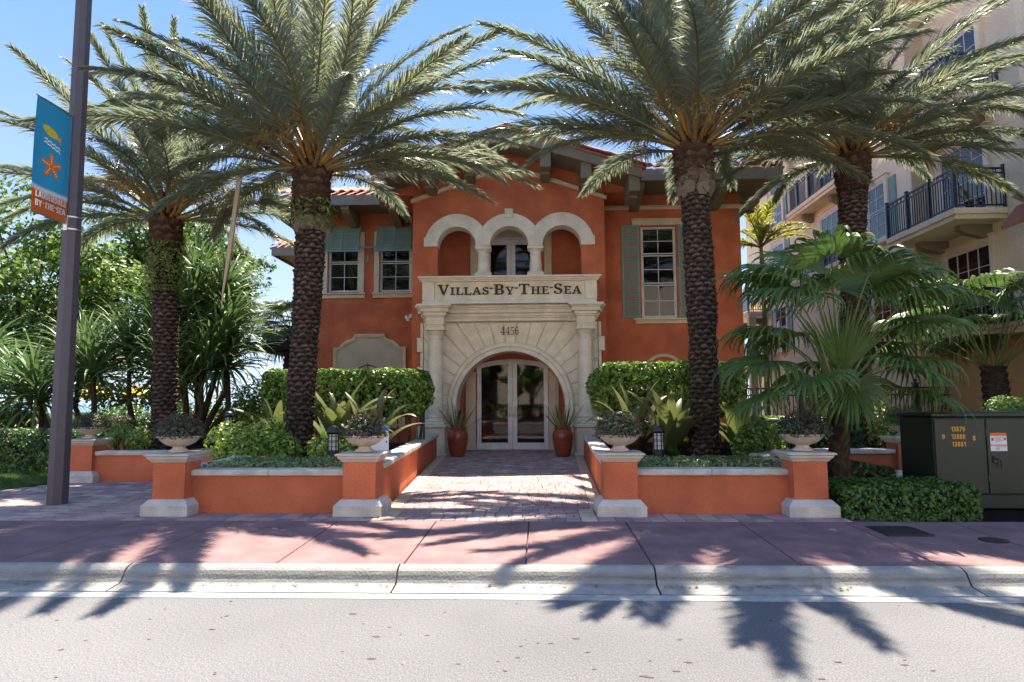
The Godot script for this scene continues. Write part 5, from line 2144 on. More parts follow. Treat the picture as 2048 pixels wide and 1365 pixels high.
func date_palm(label: String, base: Vector3, top: Vector3, r0: float, r1: float, sd: int, fronds: int, scale_: float, boots: Array, fern_band: Array, extra: Array) -> void:
	var t := thing("date_palm", label, "palm tree", base, 0.0, "date palms in front of the villa")
	rng.seed = sd
	var tl := top - base
	part("trunk", trunk_mesh(Vector3.ZERO, tl, r0, r1, 0.95, sd), M.bark, t)
	var cap := MB.new()
	cap.col = Color(0.075, 0.045, 0.03)
	cap.lathe([Vector2(r1 * 1.28, -0.05), Vector2(r1 * 1.15, 0.12), Vector2(r1 * 0.7, 0.4), Vector2(0.05, 0.7), Vector2(0, 0.72)], 16, tl, true)
	part("crown_heart", cap, M.bark, t)
	# fibre wisps and cut leaf bases under the crown
	var fib := MB.new()
	for i in 120:
		var a := R(0, TAU)
		var h := R(-0.9, 0.1)
		fib.col = Color(0.10, 0.07, 0.05) * R(0.6, 1.5)
		var p := tl + V(cos(a) * r1 * 1.36, h, -sin(a) * r1 * 1.36)
		var e := p + V(R(-0.12, 0.12), R(-0.16, 0.12), R(-0.12, 0.12)) + V(cos(a), 0, -sin(a)) * R(0.01, 0.06)
		fib.tube(PackedVector3Array([p, p.lerp(e, 0.5) + V(0, 0.01, 0), e]), PackedFloat32Array([0.006, 0.005, 0.002]), 3)
	part("fibre", fib, M.bark, t)
	var num := 0
	for q in boots:   # [height below the crown, how many, size, grey]
		for i in int(q[1]):
			var a: float = TAU * (i + R(-0.2, 0.2)) / q[1]
			var bo := MB.new()
			bo.col = Color(0.20, 0.155, 0.125).lerp(Color(0.46, 0.37, 0.30), q[3] * R(0.4, 1.0))
			var s: float = q[2]
			var rr := lerpf(r0, r1, 0.85) * 1.04
			bo.xf = Transform3D(Basis(V(sin(a), 0, cos(a)), V(cos(a) * 0.5, 1, -sin(a) * 0.5).normalized(), V(sin(a), 0, cos(a)).cross(V(cos(a) * 0.5, 1, -sin(a) * 0.5).normalized())), tl + V(cos(a) * rr, -q[0] + R(-0.06, 0.06), -sin(a) * rr))
			bo.prism(PackedVector2Array([Vector2(-0.35, -0.6), Vector2(0.35, -0.6), Vector2(0.62, -0.1), Vector2(0.5, 0.45), Vector2(0.2, 0.62), Vector2(-0.25, 0.6), Vector2(-0.52, 0.4), Vector2(-0.6, -0.1)]) * Transform2D(0, Vector2(s, s), 0, Vector2.ZERO), -0.06, 0.05, 0.02)
			part("leaf_base", bo, M.bark, t)
	# fronds
	var spin := R(0, TAU)
	var list := []
	for i in fronds:
		var f := (i + 0.5) / fronds
		list.append([spin + i * 2.39996, clampi(int(pow(f, 1.45) * 12.0), 0, 11), R(0.86, 1.06), R(-0.25, 0.25), R(-0.06, 0.06)])
	for q in extra:
		list.append(q)
	for q in list:
		var a: float = q[0]
		var kind: int = q[1]
		var f := minf(1.0, kind / 11.0) if kind < 12 else 0.0
		var o := part("frond", frond_kinds[kind], M.frond, t)
		var at := tl + V(cos(a) * r1 * lerpf(1.25, 0.35, f), lerpf(0.0, 0.5, f), -sin(a) * r1 * lerpf(1.25, 0.35, f))
		o.transform = Transform3D(Basis(Vector3.UP, a) * Basis(Vector3(0, 0, 1), q[4]) * Basis(Vector3.RIGHT, q[3]) * Basis.from_scale(Vector3.ONE * scale_ * q[2]), at)
	# fruit stalks: orange peduncles ending in sprays of small dates
	for i in 11:
		var a := spin + i * 1.9 + R(-0.3, 0.3)
		var fr := MB.new()
		var hd := V(cos(a), 0, -sin(a))
		var reach := R(0.55, 1.0)
		var rise := R(0.35, 0.75)
		fr.col = Color(0.50, 0.20, 0.03)
		var p0 := tl + hd * r1 + V(0, 0.15, 0)
		var p1 := p0 + hd * reach * 0.6 + V(0, rise, 0)
		var p2 := p0 + hd * reach + V(0, rise * 0.9, 0)
		fr.tube(PackedVector3Array([p0, p0.lerp(p1, 0.5) + V(0, 0.08, 0), p1, p2]), PackedFloat32Array([0.03, 0.026, 0.02, 0.014]), 6)
		for k in 34:
			var s := R(0.0, 1.0)
			var q0 := p1.lerp(p2, s)
			var dd := (hd * R(0.1, 0.8) + V(R(-0.7, 0.7), R(-1.0, 0.35), R(-0.7, 0.7))).normalized()
			var ln := R(0.25, 0.6)
			var q1 := q0 + dd * ln * 0.5
			var q2 := q0 + dd * ln + V(0, -0.12, 0)
			fr.col = Color(0.48, 0.20, 0.035).lerp(Color(0.33, 0.25, 0.06), R(0, 1))
			fr.tube(PackedVector3Array([q0, q1, q2]), PackedFloat32Array([0.004, 0.0035, 0.002]), 3)
			for m in 7:
				var qq := q1.lerp(q2, R(0, 1)) + V(R(-0.02, 0.02), R(-0.02, 0.02), R(-0.02, 0.02))
				fr.col = Color(0.42, 0.16, 0.02).lerp(Color(0.17, 0.17, 0.035), rng.randf())
				var z := 0.011
				fr.tri(qq + V(-z, 0, z), qq + V(z, 0, z), qq + V(0, z * 1.6, 0))
				fr.tri(qq + V(z, 0, z), qq + V(0, 0, -z), qq + V(0, z * 1.6, 0))
				fr.tri(qq + V(0, 0, -z), qq + V(-z, 0, z), qq + V(0, z * 1.6, 0))
				fr.tri(qq + V(z, 0, z), qq + V(-z, 0, z), qq + V(0, -z * 1.4, 0))
		part("fruit_stalk", fr, M.stalk, t)
	# ferns rooted in the trunk
	if fern_band.size():
		var buf := PackedFloat32Array()
		for i in int(fern_band[2]):
			var a := R(0, TAU)
			var h := R(fern_band[0], fern_band[1])
			var rr: float = fern_band[3] + absf(rng.randfn()) * 0.06
			var n := (V(cos(a), R(-0.2, 0.6), -sin(a)) + V(R(-0.6, 0.6), R(-0.6, 0.6), R(-0.6, 0.6))).normalized()
			leaf_at(buf, tl + V(cos(a) * rr, -h, -sin(a) * rr), n, R(0.05, 0.15), Color(0.13, 0.17, 0.03) if rng.randf() < 0.6 else Color(0.07, 0.11, 0.025))
		copies("fern", long_leaf_mesh, M.leaf, t, buf)


func make_date_palms() -> void:
	make_frond_kinds()
	# extra fronds: [direction (0 = right, PI = left, -PI/2 = towards the road), kind, length, roll, tilt]
	date_palm("big date palm in the left planter, ferns and grey boots below its crown", V(-4.42, 0.58, -12.5), V(-4.30, 6.02, -12.5), 0.222, 0.245, 11, 52, 0.98, [[0.98, 9, 0.17, 0.6], [1.12, 9, 0.2, 1.0]], [0.62, 1.15, 420, 0.33],
		[[PI + 0.1, 0, 1.12, 0.1, 0.12], [PI - 0.25, 1, 1.1, -0.1, 0.1], [0.15, 0, 1.0, 0.0, -0.12], [-0.2, 1, 0.98, 0.1, 0.02], [0.3, 4, 1.0, 0.0, 0.0], [PI - 0.1, 4, 1.05, 0, 0], [PI + 0.35, 2, 1.1, 0, 0.05], [0.25, 12, 0.9, 0, 0.1], [-0.15, 12, 1.0, 0, 0.1], [PI - 0.5, 12, 0.9, 0, 0], [PI + 0.6, 13, 0.9, 0, 0]])
	date_palm("big date palm in the right planter, leaning very little, grey boots below its crown", V(2.95, 0.58, -12.5), V(2.93, 6.33, -12.5), 0.225, 0.25, 12, 52, 1.02, [[0.55, 9, 0.16, 0.3], [0.70, 10, 0.18, 0.6], [0.86, 9, 0.19, 0.9]], [0.5, 0.75, 40, 0.36],
		[[0.08, 1, 1.08, 0.0, 0.06], [-0.18, 2, 1.1, 0.1, 0.04], [0.25, 3, 1.1, 0.0, 0.0], [PI + 0.1, 0, 1.0, 0.0, -0.08], [PI - 0.15, 1, 1.0, 0.0, 0.05], [PI + 0.05, 3, 1.0, 0, 0.0], [-0.35, 4, 1.05, 0, 0], [PI + 0.25, 12, 0.8, 0, 0.1], [0.3, 12, 0.9, 0, 0.12], [-0.1, 12, 1.0, 0, 0.12]])
	date_palm("date palm further back at left, its trunk wrapped in yellow-green ferns", V(-8.12, 0.58, -14.5), V(-8.22, 5.68, -14.5), 0.22, 0.24, 13, 42, 0.86, [], [0.55, 1.65, 1500, 0.31],
		[[PI + 0.1, 0, 1.0, 0.0, 0.0], [PI - 0.2, 2, 1.05, 0.0, 0.0], [0.1, 0, 0.9, 0.0, -0.05], [PI + 0.3, 12, 1.0, 0, 0], [PI - 0.3, 12, 1.0, 0, 0.05], [0.4, 12, 0.95, 0, 0], [-0.3, 12, 0.95, 0, 0]])
	date_palm("date palm further back at right, before the apartment building's balconies", V(6.60, 0.58, -14.5), V(6.72, 6.80, -14.5), 0.235, 0.25, 14, 42, 0.92, [], [],
		[[0.05, 0, 1.05, 0.0, 0.0], [-0.2, 1, 1.05, 0.0, 0.0], [PI, 0, 0.8, 0.0, -0.1], [PI + 0.2, 12, 0.85, 0, 0], [PI - 0.3, 13, 0.8, 0, 0], [0.15, 12, 1.05, 0, 0], [-0.35, 12, 1.0, 0, 0], [0.1, 4, 1.1, 0, 0], [-0.2, 6, 1.1, 0, 0], [0.25, 3, 1.1, 0.2, 0], [-0.1, 2, 1.15, 0, 0.05]])
	# a long dead spathe hanging below the left crown
	var d := MB.new()
	for k in 5:
		d.col = Color(0.48, 0.37, 0.25) * R(0.85, 1.1)
		var o := R(-0.03, 0.03)
		d.tube(PackedVector3Array([V(0.30 + o, 2.75, 0), V(0.2 + o, 1.9, o), V(0.12 + o * 0.6, 1.0, 0.02), V(0.02, 0.3, 0), V(0, R(-0.05, 0.1), 0)]), PackedFloat32Array([0.022, 0.03, 0.027, 0.018, 0.004]), 6)
	for k in 40:
		var h := R(0.9, 2.7)
		d.tube(PackedVector3Array([V(0.1 + h * 0.07, h, 0), V(0.12 + h * 0.07 + R(-0.06, 0.08), h - R(0.1, 0.3), R(-0.05, 0.05))]), PackedFloat32Array([0.006, 0.002]), 3)
	var dm := thing("dead_frond", "long pale dead frond hanging down between the two left palm crowns", "frond", V(-6.02, 3.42, -12.6))
	part("stalk", d, M.stalk, dm)


# ---- fan palms

func fan_mesh(radius: float, seg: int, spread: float, sag: float, droop: float, sd: int, tone: Color) -> ArrayMesh:
	# a palmate blade in the xz plane, petiole end at the origin, pointing along +x
	var r := RandomNumberGenerator.new()
	r.seed = sd
	var b := MB.new()
	for i in seg:
		var a := lerpf(-spread, spread, (i + 0.5) / seg)
		var da := spread / seg
		var rad := radius * (0.72 + 0.28 * cos(a * 0.6)) * r.randf_range(0.82, 1.12)
		var k := r.randf_range(0.8, 1.2)
		b.col = Color(tone.r * k, tone.g * k, tone.b * k)
		var lift := sin(a) * sin(a) * 0.14
		var dr := droop * r.randf_range(0.55, 1.45)
		var prev := []
		var st := [0.04, 0.22, 0.42, 0.56, 0.68, 0.80, 0.90, 1.0]
		var p := V(cos(a), 0, sin(a)) * 0.02 * radius
		var last := 0.0
		for s in st:
			var e: float = lift - sag * s - dr * pow(maxf(0.0, s - 0.45) / 0.55, 1.3)
			var d := V(cos(a) * cos(e), sin(e), sin(a) * cos(e))
			p += d * (s - last) * rad
			last = s
			var w: float = tan(da) * s * rad * 1.02 if s < 0.57 else tan(da) * 0.56 * rad * pow(maxf(0.0, (1.0 - s) / 0.44), 0.85)
			var sd_ := V(-sin(a), 0, cos(a))
			var up := sd_.cross(d).normalized()
			if up.y < 0:
				up = -up
			var row := [p - sd_ * w, p + up * w * 0.7, p + sd_ * w]
			if prev.size():
				b.quad(prev[0], prev[1], row[1], row[0])
				b.quad(prev[1], prev[2], row[2], row[1])
			prev = row
	return b.mesh()


func fan_palm(called: String, label: String, base: Vector3, top: Vector3, r0: float, fans: Array, shapes: Array, m: Material, group := "", shag := true) -> void:
	# fans: [direction, elevation of the petiole, petiole length, pitch of the blade, shape, size]
	var t := thing(called, label, "palm tree", base, 0.0, group)
	var tl := top - base
	var b := MB.new()
	var pts := PackedVector3Array()
	var rad := PackedFloat32Array()
	var rows := []
	var cols := []
	var nv := maxi(8, int(tl.length() / 0.03))
	for i in nv + 1:
		var s := float(i) / nv
		var row := PackedVector3Array()
		var cr := []
		for j in 20:
			var a := TAU * j / 20
			var rr := r0 * lerpf(1.12, 0.9, s) * (1.0 + 0.10 * sin(i * 1.1 + (j % 5)) + R(-0.06, 0.06))
			row.append(tl * s + V(cos(a) * rr, 0, -sin(a) * rr))
			cr.append(Color(0.13, 0.10, 0.075) * R(0.55, 1.25))
		rows.append(row)
		cols.append(cr)
	b.sheet(rows, true, false, cols)
	part("trunk", b, M.bark, t)
	if shag:
		var sb := MB.new()
		for i in 90:
			var a := R(0, TAU)
			var h := R(0.1, 1.0)
			sb.col = Color(0.17, 0.135, 0.10) * R(0.5, 1.3)
			sb.strap(tl * h + V(cos(a), 0, -sin(a)) * r0 * 0.9, a + R(-0.6, 0.6), R(0.8, 1.5), R(-0.1, 0.4), R(0.12, 0.34), R(0.02, 0.05), 0.2, 3)
		part("leaf_bases", sb, M.bark, t)
	for q in fans:
		var a: float = q[0]
		var e: float = q[1]
		var hd := V(cos(a), 0, -sin(a))
		var p0 := tl + hd * r0 * 0.6
		var d := hd * cos(e) + Vector3.UP * sin(e)
		var p1: Vector3 = p0 + d * q[2] * 0.55
		var e2: float = e - 0.25
		var d2 := hd * cos(e2) + Vector3.UP * sin(e2)
		var p2: Vector3 = p1 + d2 * q[2] * 0.45
		var o := part("fan_leaf", shapes[q[4]], m, t, p2)
		var pitch: float = q[3]
		o.transform = Transform3D(Basis(Vector3.UP, a) * Basis(Vector3(0, 0, 1), pitch) * Basis(Vector3.RIGHT, R(-0.25, 0.25)) * Basis.from_scale(Vector3.ONE * q[5]), p2)
		var pt := MB.new()
		pt.col = Color(0.13, 0.17, 0.05)
		pt.tube(PackedVector3Array([p0, p1, p2]), PackedFloat32Array([0.022, 0.014, 0.010]), 5)
		var po := part("petiole", pt, M.stalk, o)
		po.transform = o.transform.affine_inverse()


func make_fan_palms() -> void:
	var dark := Color(0.082, 0.148, 0.035)
	var shapes := [fan_mesh(1.0, 38, 2.3, 0.15, 1.75, 1, dark), fan_mesh(1.0, 38, 2.2, 0.08, 1.45, 2, dark * 1.1), fan_mesh(1.05, 36, 2.0, 0.22, 1.9, 3, dark * 0.9), fan_mesh(1.05, 24, 0.8, -0.1, 0.25, 4, dark * 0.95)]
	rng.seed = 71
	# [direction, petiole elevation, petiole length, blade pitch, shape, size]
	var fans := [
		[-1.57, 1.40, 0.25, 1.2, 3, 0.95],
		[1.2, 1.42, 1.55, 0.8, 0, 0.9], [2.6, 1.30, 1.6, 0.5, 2, 0.9], [-0.2, 1.28, 1.55, 0.45, 0, 0.9],
		[0.35, 0.95, 1.15, 0.2, 2, 0.95], [2.9, 0.95, 1.1, 0.2, 0, 0.9],
		[0.0, 0.62, 0.95, -0.05, 0, 0.9], [3.25, 0.55, 1.0, -0.1, 2, 0.9],
		[-0.75, 0.55, 0.75, -0.25, 1, 0.82], [-1.7, 0.3, 0.4, -0.75, 2, 0.78], [3.9, 0.4, 0.7, -0.25, 0, 0.82],
		[3.35, 0.12, 0.85, -0.35, 1, 0.85], [0.12, 0.12, 0.95, -0.25, 1, 0.88],
		[-1.2, 1.36, 1.6, 0.55, 0, 0.9], [-2.0, 1.38, 1.85, 0.6, 2, 0.88], [0.8, 1.2, 1.9, 0.3, 0, 0.9], [2.4, 1.2, 1.9, 0.3, 0, 0.9], [-0.6, 1.1, 1.5, 0.2, 2, 0.85], [3.8, 1.1, 1.5, 0.2, 2, 0.85], [-0.3, 0.9, 1.3, 0.1, 0, 0.85],
		[1.9, 1.42, 1.9, 0.7, 1, 0.9], [0.2, 1.3, 1.75, 0.4, 2, 0.88], [3.4, 1.28, 1.7, 0.4, 0, 0.88],
		[1.3, 0.6, 1.0, 0.0, 0, 0.85], [2.0, 0.85, 1.2, 0.2, 2, 0.85], [0.8, 0.75, 1.2, 0.1, 2, 0.85]]
	fan_palm("fan_palm", "dark green fan palm with drooping leaf tips behind the rightmost front pillar", V(4.03, 0.12, -9.55), V(4.10, 1.72, -9.55), 0.125, fans, shapes, M.gloss)
	fans = []
	for i in 18:
		var f := i / 18.0
		fans.append([i * 2.4 + 0.4, lerpf(0.45, 1.45, f), R(1.5, 2.1), lerpf(-0.35, 0.7, f), i % 3, R(1.0, 1.25)])
	fan_palm("fan_palm", "tall-stalked fan palm at the right edge, before the apartment wall", V(10.45, 0.15, -16.0), V(10.35, 2.35, -16.0), 0.27, fans, shapes, M.gloss)
	# fine-leaved palm by the villa's left corner
	var fine := [fan_mesh(0.85, 44, 2.4, 0.3, 1.2, 7, Color(0.10, 0.145, 0.05)), fan_mesh(0.85, 44, 2.4, 0.1, 0.8, 8, Color(0.12, 0.165, 0.06))]
	fans = []
	for i in 30:
		var f := i / 30.0
		fans.append([i * 2.4, lerpf(-0.5, 1.4, f), R(0.7, 1.0), lerpf(-0.9, 0.7, f), i % 2, R(0.9, 1.1)])
	fan_palm("cabbage_palm", "light green fan-leaved palm beyond the villa's left corner", V(-9.3, 0.2, -24.2), V(-8.9, 4.2, -24.2), 0.2, fans, fine, M.leaf)
	# yellow-green feather palm between the villa and the apartments
	rng.seed = 77
	var t := thing("feather_palm", "yellow-green feather palm in the sunny gap beside the apartment building", "palm tree", V(8.0, 0.2, -24.5))
	var b := MB.new()
	b.col = Color(0.34, 0.31, 0.25)
	b.tube(PackedVector3Array([V(0, 0, 0), V(0.05, 3.2, 0), V(0.02, 6.4, 0)]), PackedFloat32Array([0.11, 0.085, 0.07]), 10)
	part("trunk", b, M.bark, t)
	b = MB.new()
	b.col = Color(0.15, 0.22, 0.07)
	b.tube(PackedVector3Array([V(0.02, 6.3, 0), V(0, 7.0, 0)]), PackedFloat32Array([0.08, 0.055]), 10)
	part("crownshaft", b, M.stalk, t)
	var ff := []
	for i in 5:
		var mm := MB.new()
		ff.append(frond_mesh(2.2, deg_to_rad([35, 55, 70, 80, 20][i]), deg_to_rad([70, 70, 60, 35, 60][i]), 300 + i, 0.7, 60, 0.42, 0.045))
	for i in 16:
		var o := part("frond", ff[i % 5], M.lime_frond, t, V(0, 6.95, 0))
		o.transform = Transform3D(Basis(Vector3.UP, i * 2.4) * Basis.from_scale(Vector3.ONE * R(0.85, 1.1)), V(0, 6.9, 0))


# ---- screw pines, lilies, snake plants

func rosette_mesh(sd: int, num: int, length: float, wide: float) -> ArrayMesh:
	var keep := rng.seed
	rng.seed = sd
	var b := MB.new()
	for i in num:
		var f := float(i) / num
		var k := R(0.75, 1.25)
		b.col = Color(0.11 * k, 0.185 * k, 0.06 * k)
		b.strap(V(R(-0.03, 0.03), f * 0.25, R(-0.03, 0.03)), i * 2.39996, deg_to_rad(lerpf(-5, 80, f)) + R(-0.15, 0.15), deg_to_rad(lerpf(95, 70, f)) * R(0.5, 1.3), length * R(0.8, 1.1), wide, 0.35, 7, 0.8, R(-0.3, 0.3), 1.9)
	rng.seed = keep
	return b.mesh()


func make_screw_pines() -> void:
	rng.seed = 91
	var kinds := [rosette_mesh(1, 115, 1.6, 0.08), rosette_mesh(2, 105, 1.55, 0.08), rosette_mesh(3, 120, 1.7, 0.085)]
	var heads := [[
		"screw pine with long strap leaves and bent bare trunks behind the left palm", V(-9.0, 0.3, -17.2),
[V(-8.4, 2.3, -16.6), V(-8.1, 3.2, -17.2), V(-9.3, 3.9, -17.6), V(-8.6, 4.2, -17.9), V(-9.8, 2.9, -17.0), V(-8.0, 2.5, -17.2), V(-9.0, 3.3, -17.9), V(-10.1, 3.8, -17.6), V(-9.3, 2.2, -16.4), V(-9.2, 4.8, -18.2)]], [
		"low spreading screw pine at far left, its crowns behind the lamp post", V(-10.8, 0.3, -17.6),
		[V(-11.0, 2.2, -16.4), V(-13.4, 1.8, -17.2), V(-12.3, 2.5, -17.8), V(-14.6, 2.1, -17.4), V(-10.6, 2.8, -17.2), V(-12.4, 1.6, -16.6), V(-15.6, 2.7, -18.2)]]]
	for h in heads:
		var t := thing("screw_pine", h[0], "tree", h[1])
		var i := 0
		for p in h[2]:
			var q: Vector3 = p - h[1]
			var b := MB.new()
			b.col = Color(0.16, 0.13, 0.10)
			var side := q * V(0.75, 0.2, 0.6) + V(R(-0.3, 0.3), 0, 0)
			b.tube(PackedVector3Array([V(R(-0.15, 0.15), 0, R(-0.1, 0.1)), side + V(0, 0.1, 0), q * V(1.05, 0.55, 0.9), q + V(0, 0.1, 0)]), PackedFloat32Array([0.12, 0.09, 0.065, 0.05]), 8)
			part("limb", b, M.wood, t)
			var o := part("leaf_rosette", kinds[i % 3], M.gloss, t, q)
			o.transform = Transform3D(Basis(Vector3.UP, R(0, TAU)) * Basis(Vector3(R(-1, 1), 0, R(-1, 1)).normalized(), R(0.1, 0.4)), q)
			i += 1
		for k in 7:
			var b := MB.new()
			var a := R(0, TAU)
			b.tube(PackedVector3Array([V(cos(a) * 0.5, -0.1, sin(a) * 0.5), V(cos(a) * 0.12, R(0.6, 1.1), sin(a) * 0.12)]), PackedFloat32Array([0.04, 0.035]), 6)
			part("prop_root", b, M.wood, t)


func lily(label: String, at: Vector3, num: int, size: float, sd: int, red := 0.0) -> void:
	rng.seed = sd
	var t := thing("giant_lily", label, "plant", at, 0.0, "giant lilies in the planters")
	for i in num:
		var f := float(i) / num
		var b := MB.new()
		var k := R(0.85, 1.2)
		b.col = Color(0.10 * k, 0.15 * k, 0.03 * k)
		if rng.randf() < 0.35:
			b.col = Color(0.06 * k, 0.105 * k, 0.035 * k)
		if rng.randf() < red:
			b.col = Color(0.16, 0.07, 0.045)
		b.strap(V(R(-0.04, 0.04), 0, R(-0.04, 0.04)), i * 2.39996 + R(-0.2, 0.2), deg_to_rad(lerpf(48, 84, f)), deg_to_rad(lerpf(115, 40, f)) * R(0.5, 1.2), size * R(0.85, 1.1), size * 0.20 * R(0.85, 1.15), 0.32, 12, 0.75, R(-0.5, 0.5), 2.6, Color(0.19, 0.18, 0.08))
		part("leaf", b, M.gloss, t)


func make_small_plants() -> void:
	lily("giant lily with broad yellow-green leaves just right of the left palm trunk", V(-3.75, 0.58, -12.6), 15, 1.5, 5)
	lily("giant lily with grey drooping leaves just left of the left palm trunk", V(-5.15, 0.58, -13.3), 13, 1.35, 6)
	lily("giant lily with curling yellow leaves beside the portal's left pedestal", V(-3.0, 0.58, -12.0), 14, 1.35, 7, 0.08)
	lily("giant lily with upright folded leaves just left of the right palm trunk", V(2.35, 0.58, -12.4), 16, 1.45, 8)
	lily("giant lily with arching leaves near the portal's right pedestal", V(1.75, 0.58, -13.0), 15, 1.4, 9, 0.1)
	lily("giant lily with low spreading leaves just right of the right palm trunk", V(3.65, 0.58, -12.7), 12, 1.25, 10)
	# terracotta pots with snake plants by the doors
	for k in 2:
		var x: float = [-2.04, 0.56][k]
		var t := thing("terracotta_pot", ["glazed terracotta pot left of the entrance doors", "glazed terracotta pot right of the entrance doors"][k], "pot", V(x, 0.256, -16.95), 0.0, "glazed pots beside the doors")
		var b := MB.new()
		b.lathe([Vector2(0.0, 0.0), Vector2(0.155, 0.0), Vector2(0.17, 0.02), Vector2(0.20, 0.12), Vector2(0.24, 0.30), Vector2(0.262, 0.44), Vector2(0.262, 0.54), Vector2(0.24, 0.61), Vector2(0.205, 0.655), Vector2(0.20, 0.67), Vector2(0.225, 0.69), Vector2(0.23, 0.71), Vector2(0.21, 0.715), Vector2(0.185, 0.69), Vector2(0.18, 0.60), Vector2(0, 0.58)], 40, Vector3.ZERO, true)
		part("vessel", b, M.terracotta, t)
		rng.seed = 40 + k
		var s := thing("snake_plant", ["yellow-edged snake plant in the pot left of the doors", "yellow-edged snake plant in the pot right of the doors"][k], "plant", V(x, 0.84, -16.95), 0.0, "snake plants beside the doors")
		for i in 22:
			var f := i / 22.0
			var w := MB.new()
			var a := i * 2.4
			var e := deg_to_rad(lerpf(38, 86, pow(f, 0.7)))
			var ln := R(0.55, 1.0)
			w.col = Color(0.06, 0.075, 0.035)
			w.strap(V(cos(a) * 0.08, 0, -sin(a) * 0.08), a, e, R(0.05, 0.3), ln, 0.034, 0.3, 6, 0.9, R(-0.4, 0.4), 1.6)
			var l := part("leaf", w, M.leaf, s)
			var y := MB.new()
			y.col = Color(0.30, 0.27, 0.10)
			rng.seed = 40 + k + i * 17
			var tw := R(-0.4, 0.4)
			y.strap(V(cos(a) * 0.08, -0.004, -sin(a) * 0.08), a, e, 0.15, ln * 0.98, 0.05, 0.28, 6, 0.9, tw, 1.6)
			part("yellow_margin", y, M.leaf, l)
	# dark litter bin / umbrella stand beside the left pilaster
	var g := thing("umbrella_stand", "slim black stand against the pilaster left of the doors", "stand", V(-2.16, 0.256, -18.55))
	var b2 := MB.new()
	b2.span(-0.06, 0.06, 0, 1.12, -0.06, 0.06, 0.01)
	part("case", b2, M.black, g)

	rng.seed = 50
	var lime := [Color(0.17, 0.25, 0.035), Color(0.13, 0.21, 0.03), Color(0.22, 0.29, 0.06), Color(0.10, 0.17, 0.025)]
	var green := [Color(0.075, 0.145, 0.022), Color(0.12, 0.20, 0.028), Color(0.055, 0.105, 0.02), Color(0.165, 0.245, 0.04)]
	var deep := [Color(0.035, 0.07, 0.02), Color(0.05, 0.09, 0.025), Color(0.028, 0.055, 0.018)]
	var moss := [Color(0.13, 0.20, 0.06), Color(0.18, 0.24, 0.09), Color(0.09, 0.15, 0.045), Color(0.24, 0.27, 0.13)]
	hedge("clipped_hedge", "tall clipped bright green hedge before the left wing, bare stems below", "hedge", V(-5.7, 1.32, -14.7), V(-2.45, 2.28, -13.7), 11000, 0.105, green, 0.5, "tall clipped hedges by the portal", 0.32, 0.085)
	hedge("clipped_hedge", "tall clipped bright green hedge before the right wing window", "hedge", V(1.25, 1.3, -14.7), V(4.1, 2.38, -13.7), 10500, 0.105, green, 0.5, "tall clipped hedges by the portal", 0.32, 0.085)
	bush("dark_shrub", "rounded shaded shrub end between the portal column and the right hedge", "shrub", [[V(1.3, 1.9, -14.5), V(0.3, 0.4, 0.45)], [V(1.38, 1.62, -14.3), V(0.32, 0.36, 0.42)]], 2600, 0.10, green, 0.5)
	bush("dark_shrub", "shaded shrub end between the left hedge and the portal column", "shrub", [[V(-2.5, 1.85, -14.4), V(0.26, 0.42, 0.42)]], 1700, 0.10, green, 0.5)
	hedge("clipped_shrub", "low clipped dense green shrub between the pillar and the cabinet", "shrub", V(3.62, 0.16, -9.35), V(5.2, 0.58, -8.36), 10000, 0.058, [Color(0.05, 0.12, 0.02), Color(0.075, 0.15, 0.025), Color(0.04, 0.09, 0.02)], -1, "", 0.16, 0.035)
	hedge("ground_cover", "low grey-green ground cover in the left front planter", "ground cover", V(-4.5, 0.55, -10.2), V(-2.42, 0.80, -9.02), 9000, 0.045, moss, -1, "", 0.2, 0.07)
	hedge("ground_cover", "low grey-green ground cover in the right front planter", "ground cover", V(1.28, 0.55, -10.2), V(3.2, 0.80, -9.02), 9000, 0.045, moss, -1, "", 0.2, 0.07)
	bush("lime_shrub", "bright yellow-green shrub between the left urn and the palm trunk", "shrub", [[V(-5.3, 0.9, -11.7), V(0.45, 0.42, 0.45)], [V(-4.75, 0.92, -11.8), V(0.45, 0.42, 0.4)], [V(-4.35, 0.8, -11.5), V(0.3, 0.3, 0.35)], [V(-5.0, 0.75, -11.3), V(0.5, 0.3, 0.3)]], 3600, 0.085, lime, 0.55)
	bush("lime_shrub", "small bright shrub right of the left palm trunk, behind the bollard light", "shrub", [[V(-3.6, 0.8, -11.4), V(0.32, 0.32, 0.3)], [V(-3.15, 0.75, -11.5), V(0.3, 0.28, 0.3)], [V(-2.75, 0.72, -11.3), V(0.25, 0.25, 0.3)]], 1500, 0.085, lime, 0.55)
	bush("lime_shrub", "small bright shrub just right of the right palm trunk", "shrub", [[V(3.45, 0.85, -11.6), V(0.25, 0.35, 0.3)], [V(3.85, 0.9, -12.0), V(0.4, 0.4, 0.35)]], 1500, 0.08, green, 0.55)
	bush("lime_shrub", "loose sunlit shrub behind the right rear palm trunk, next to the cabinet", "shrub", [[V(6.9, 1.05, -14.2), V(0.4, 0.6, 0.4)], [V(7.25, 0.8, -14.0), V(0.35, 0.45, 0.35)], [V(6.1, 1.0, -14.9), V(0.3, 0.5, 0.4)]], 2600, 0.085, [Color(0.16, 0.21, 0.05), Color(0.20, 0.25, 0.08), Color(0.12, 0.17, 0.04)], 0.5)
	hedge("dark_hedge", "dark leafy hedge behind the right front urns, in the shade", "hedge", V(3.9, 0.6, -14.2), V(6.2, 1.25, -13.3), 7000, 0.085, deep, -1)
	hedge("sunlit_hedge", "low sunlit hedge at the foot of the iron fence", "hedge", V(6.0, 0.3, -20.2), V(9.5, 1.15, -19.5), 5000, 0.10, lime, -1)
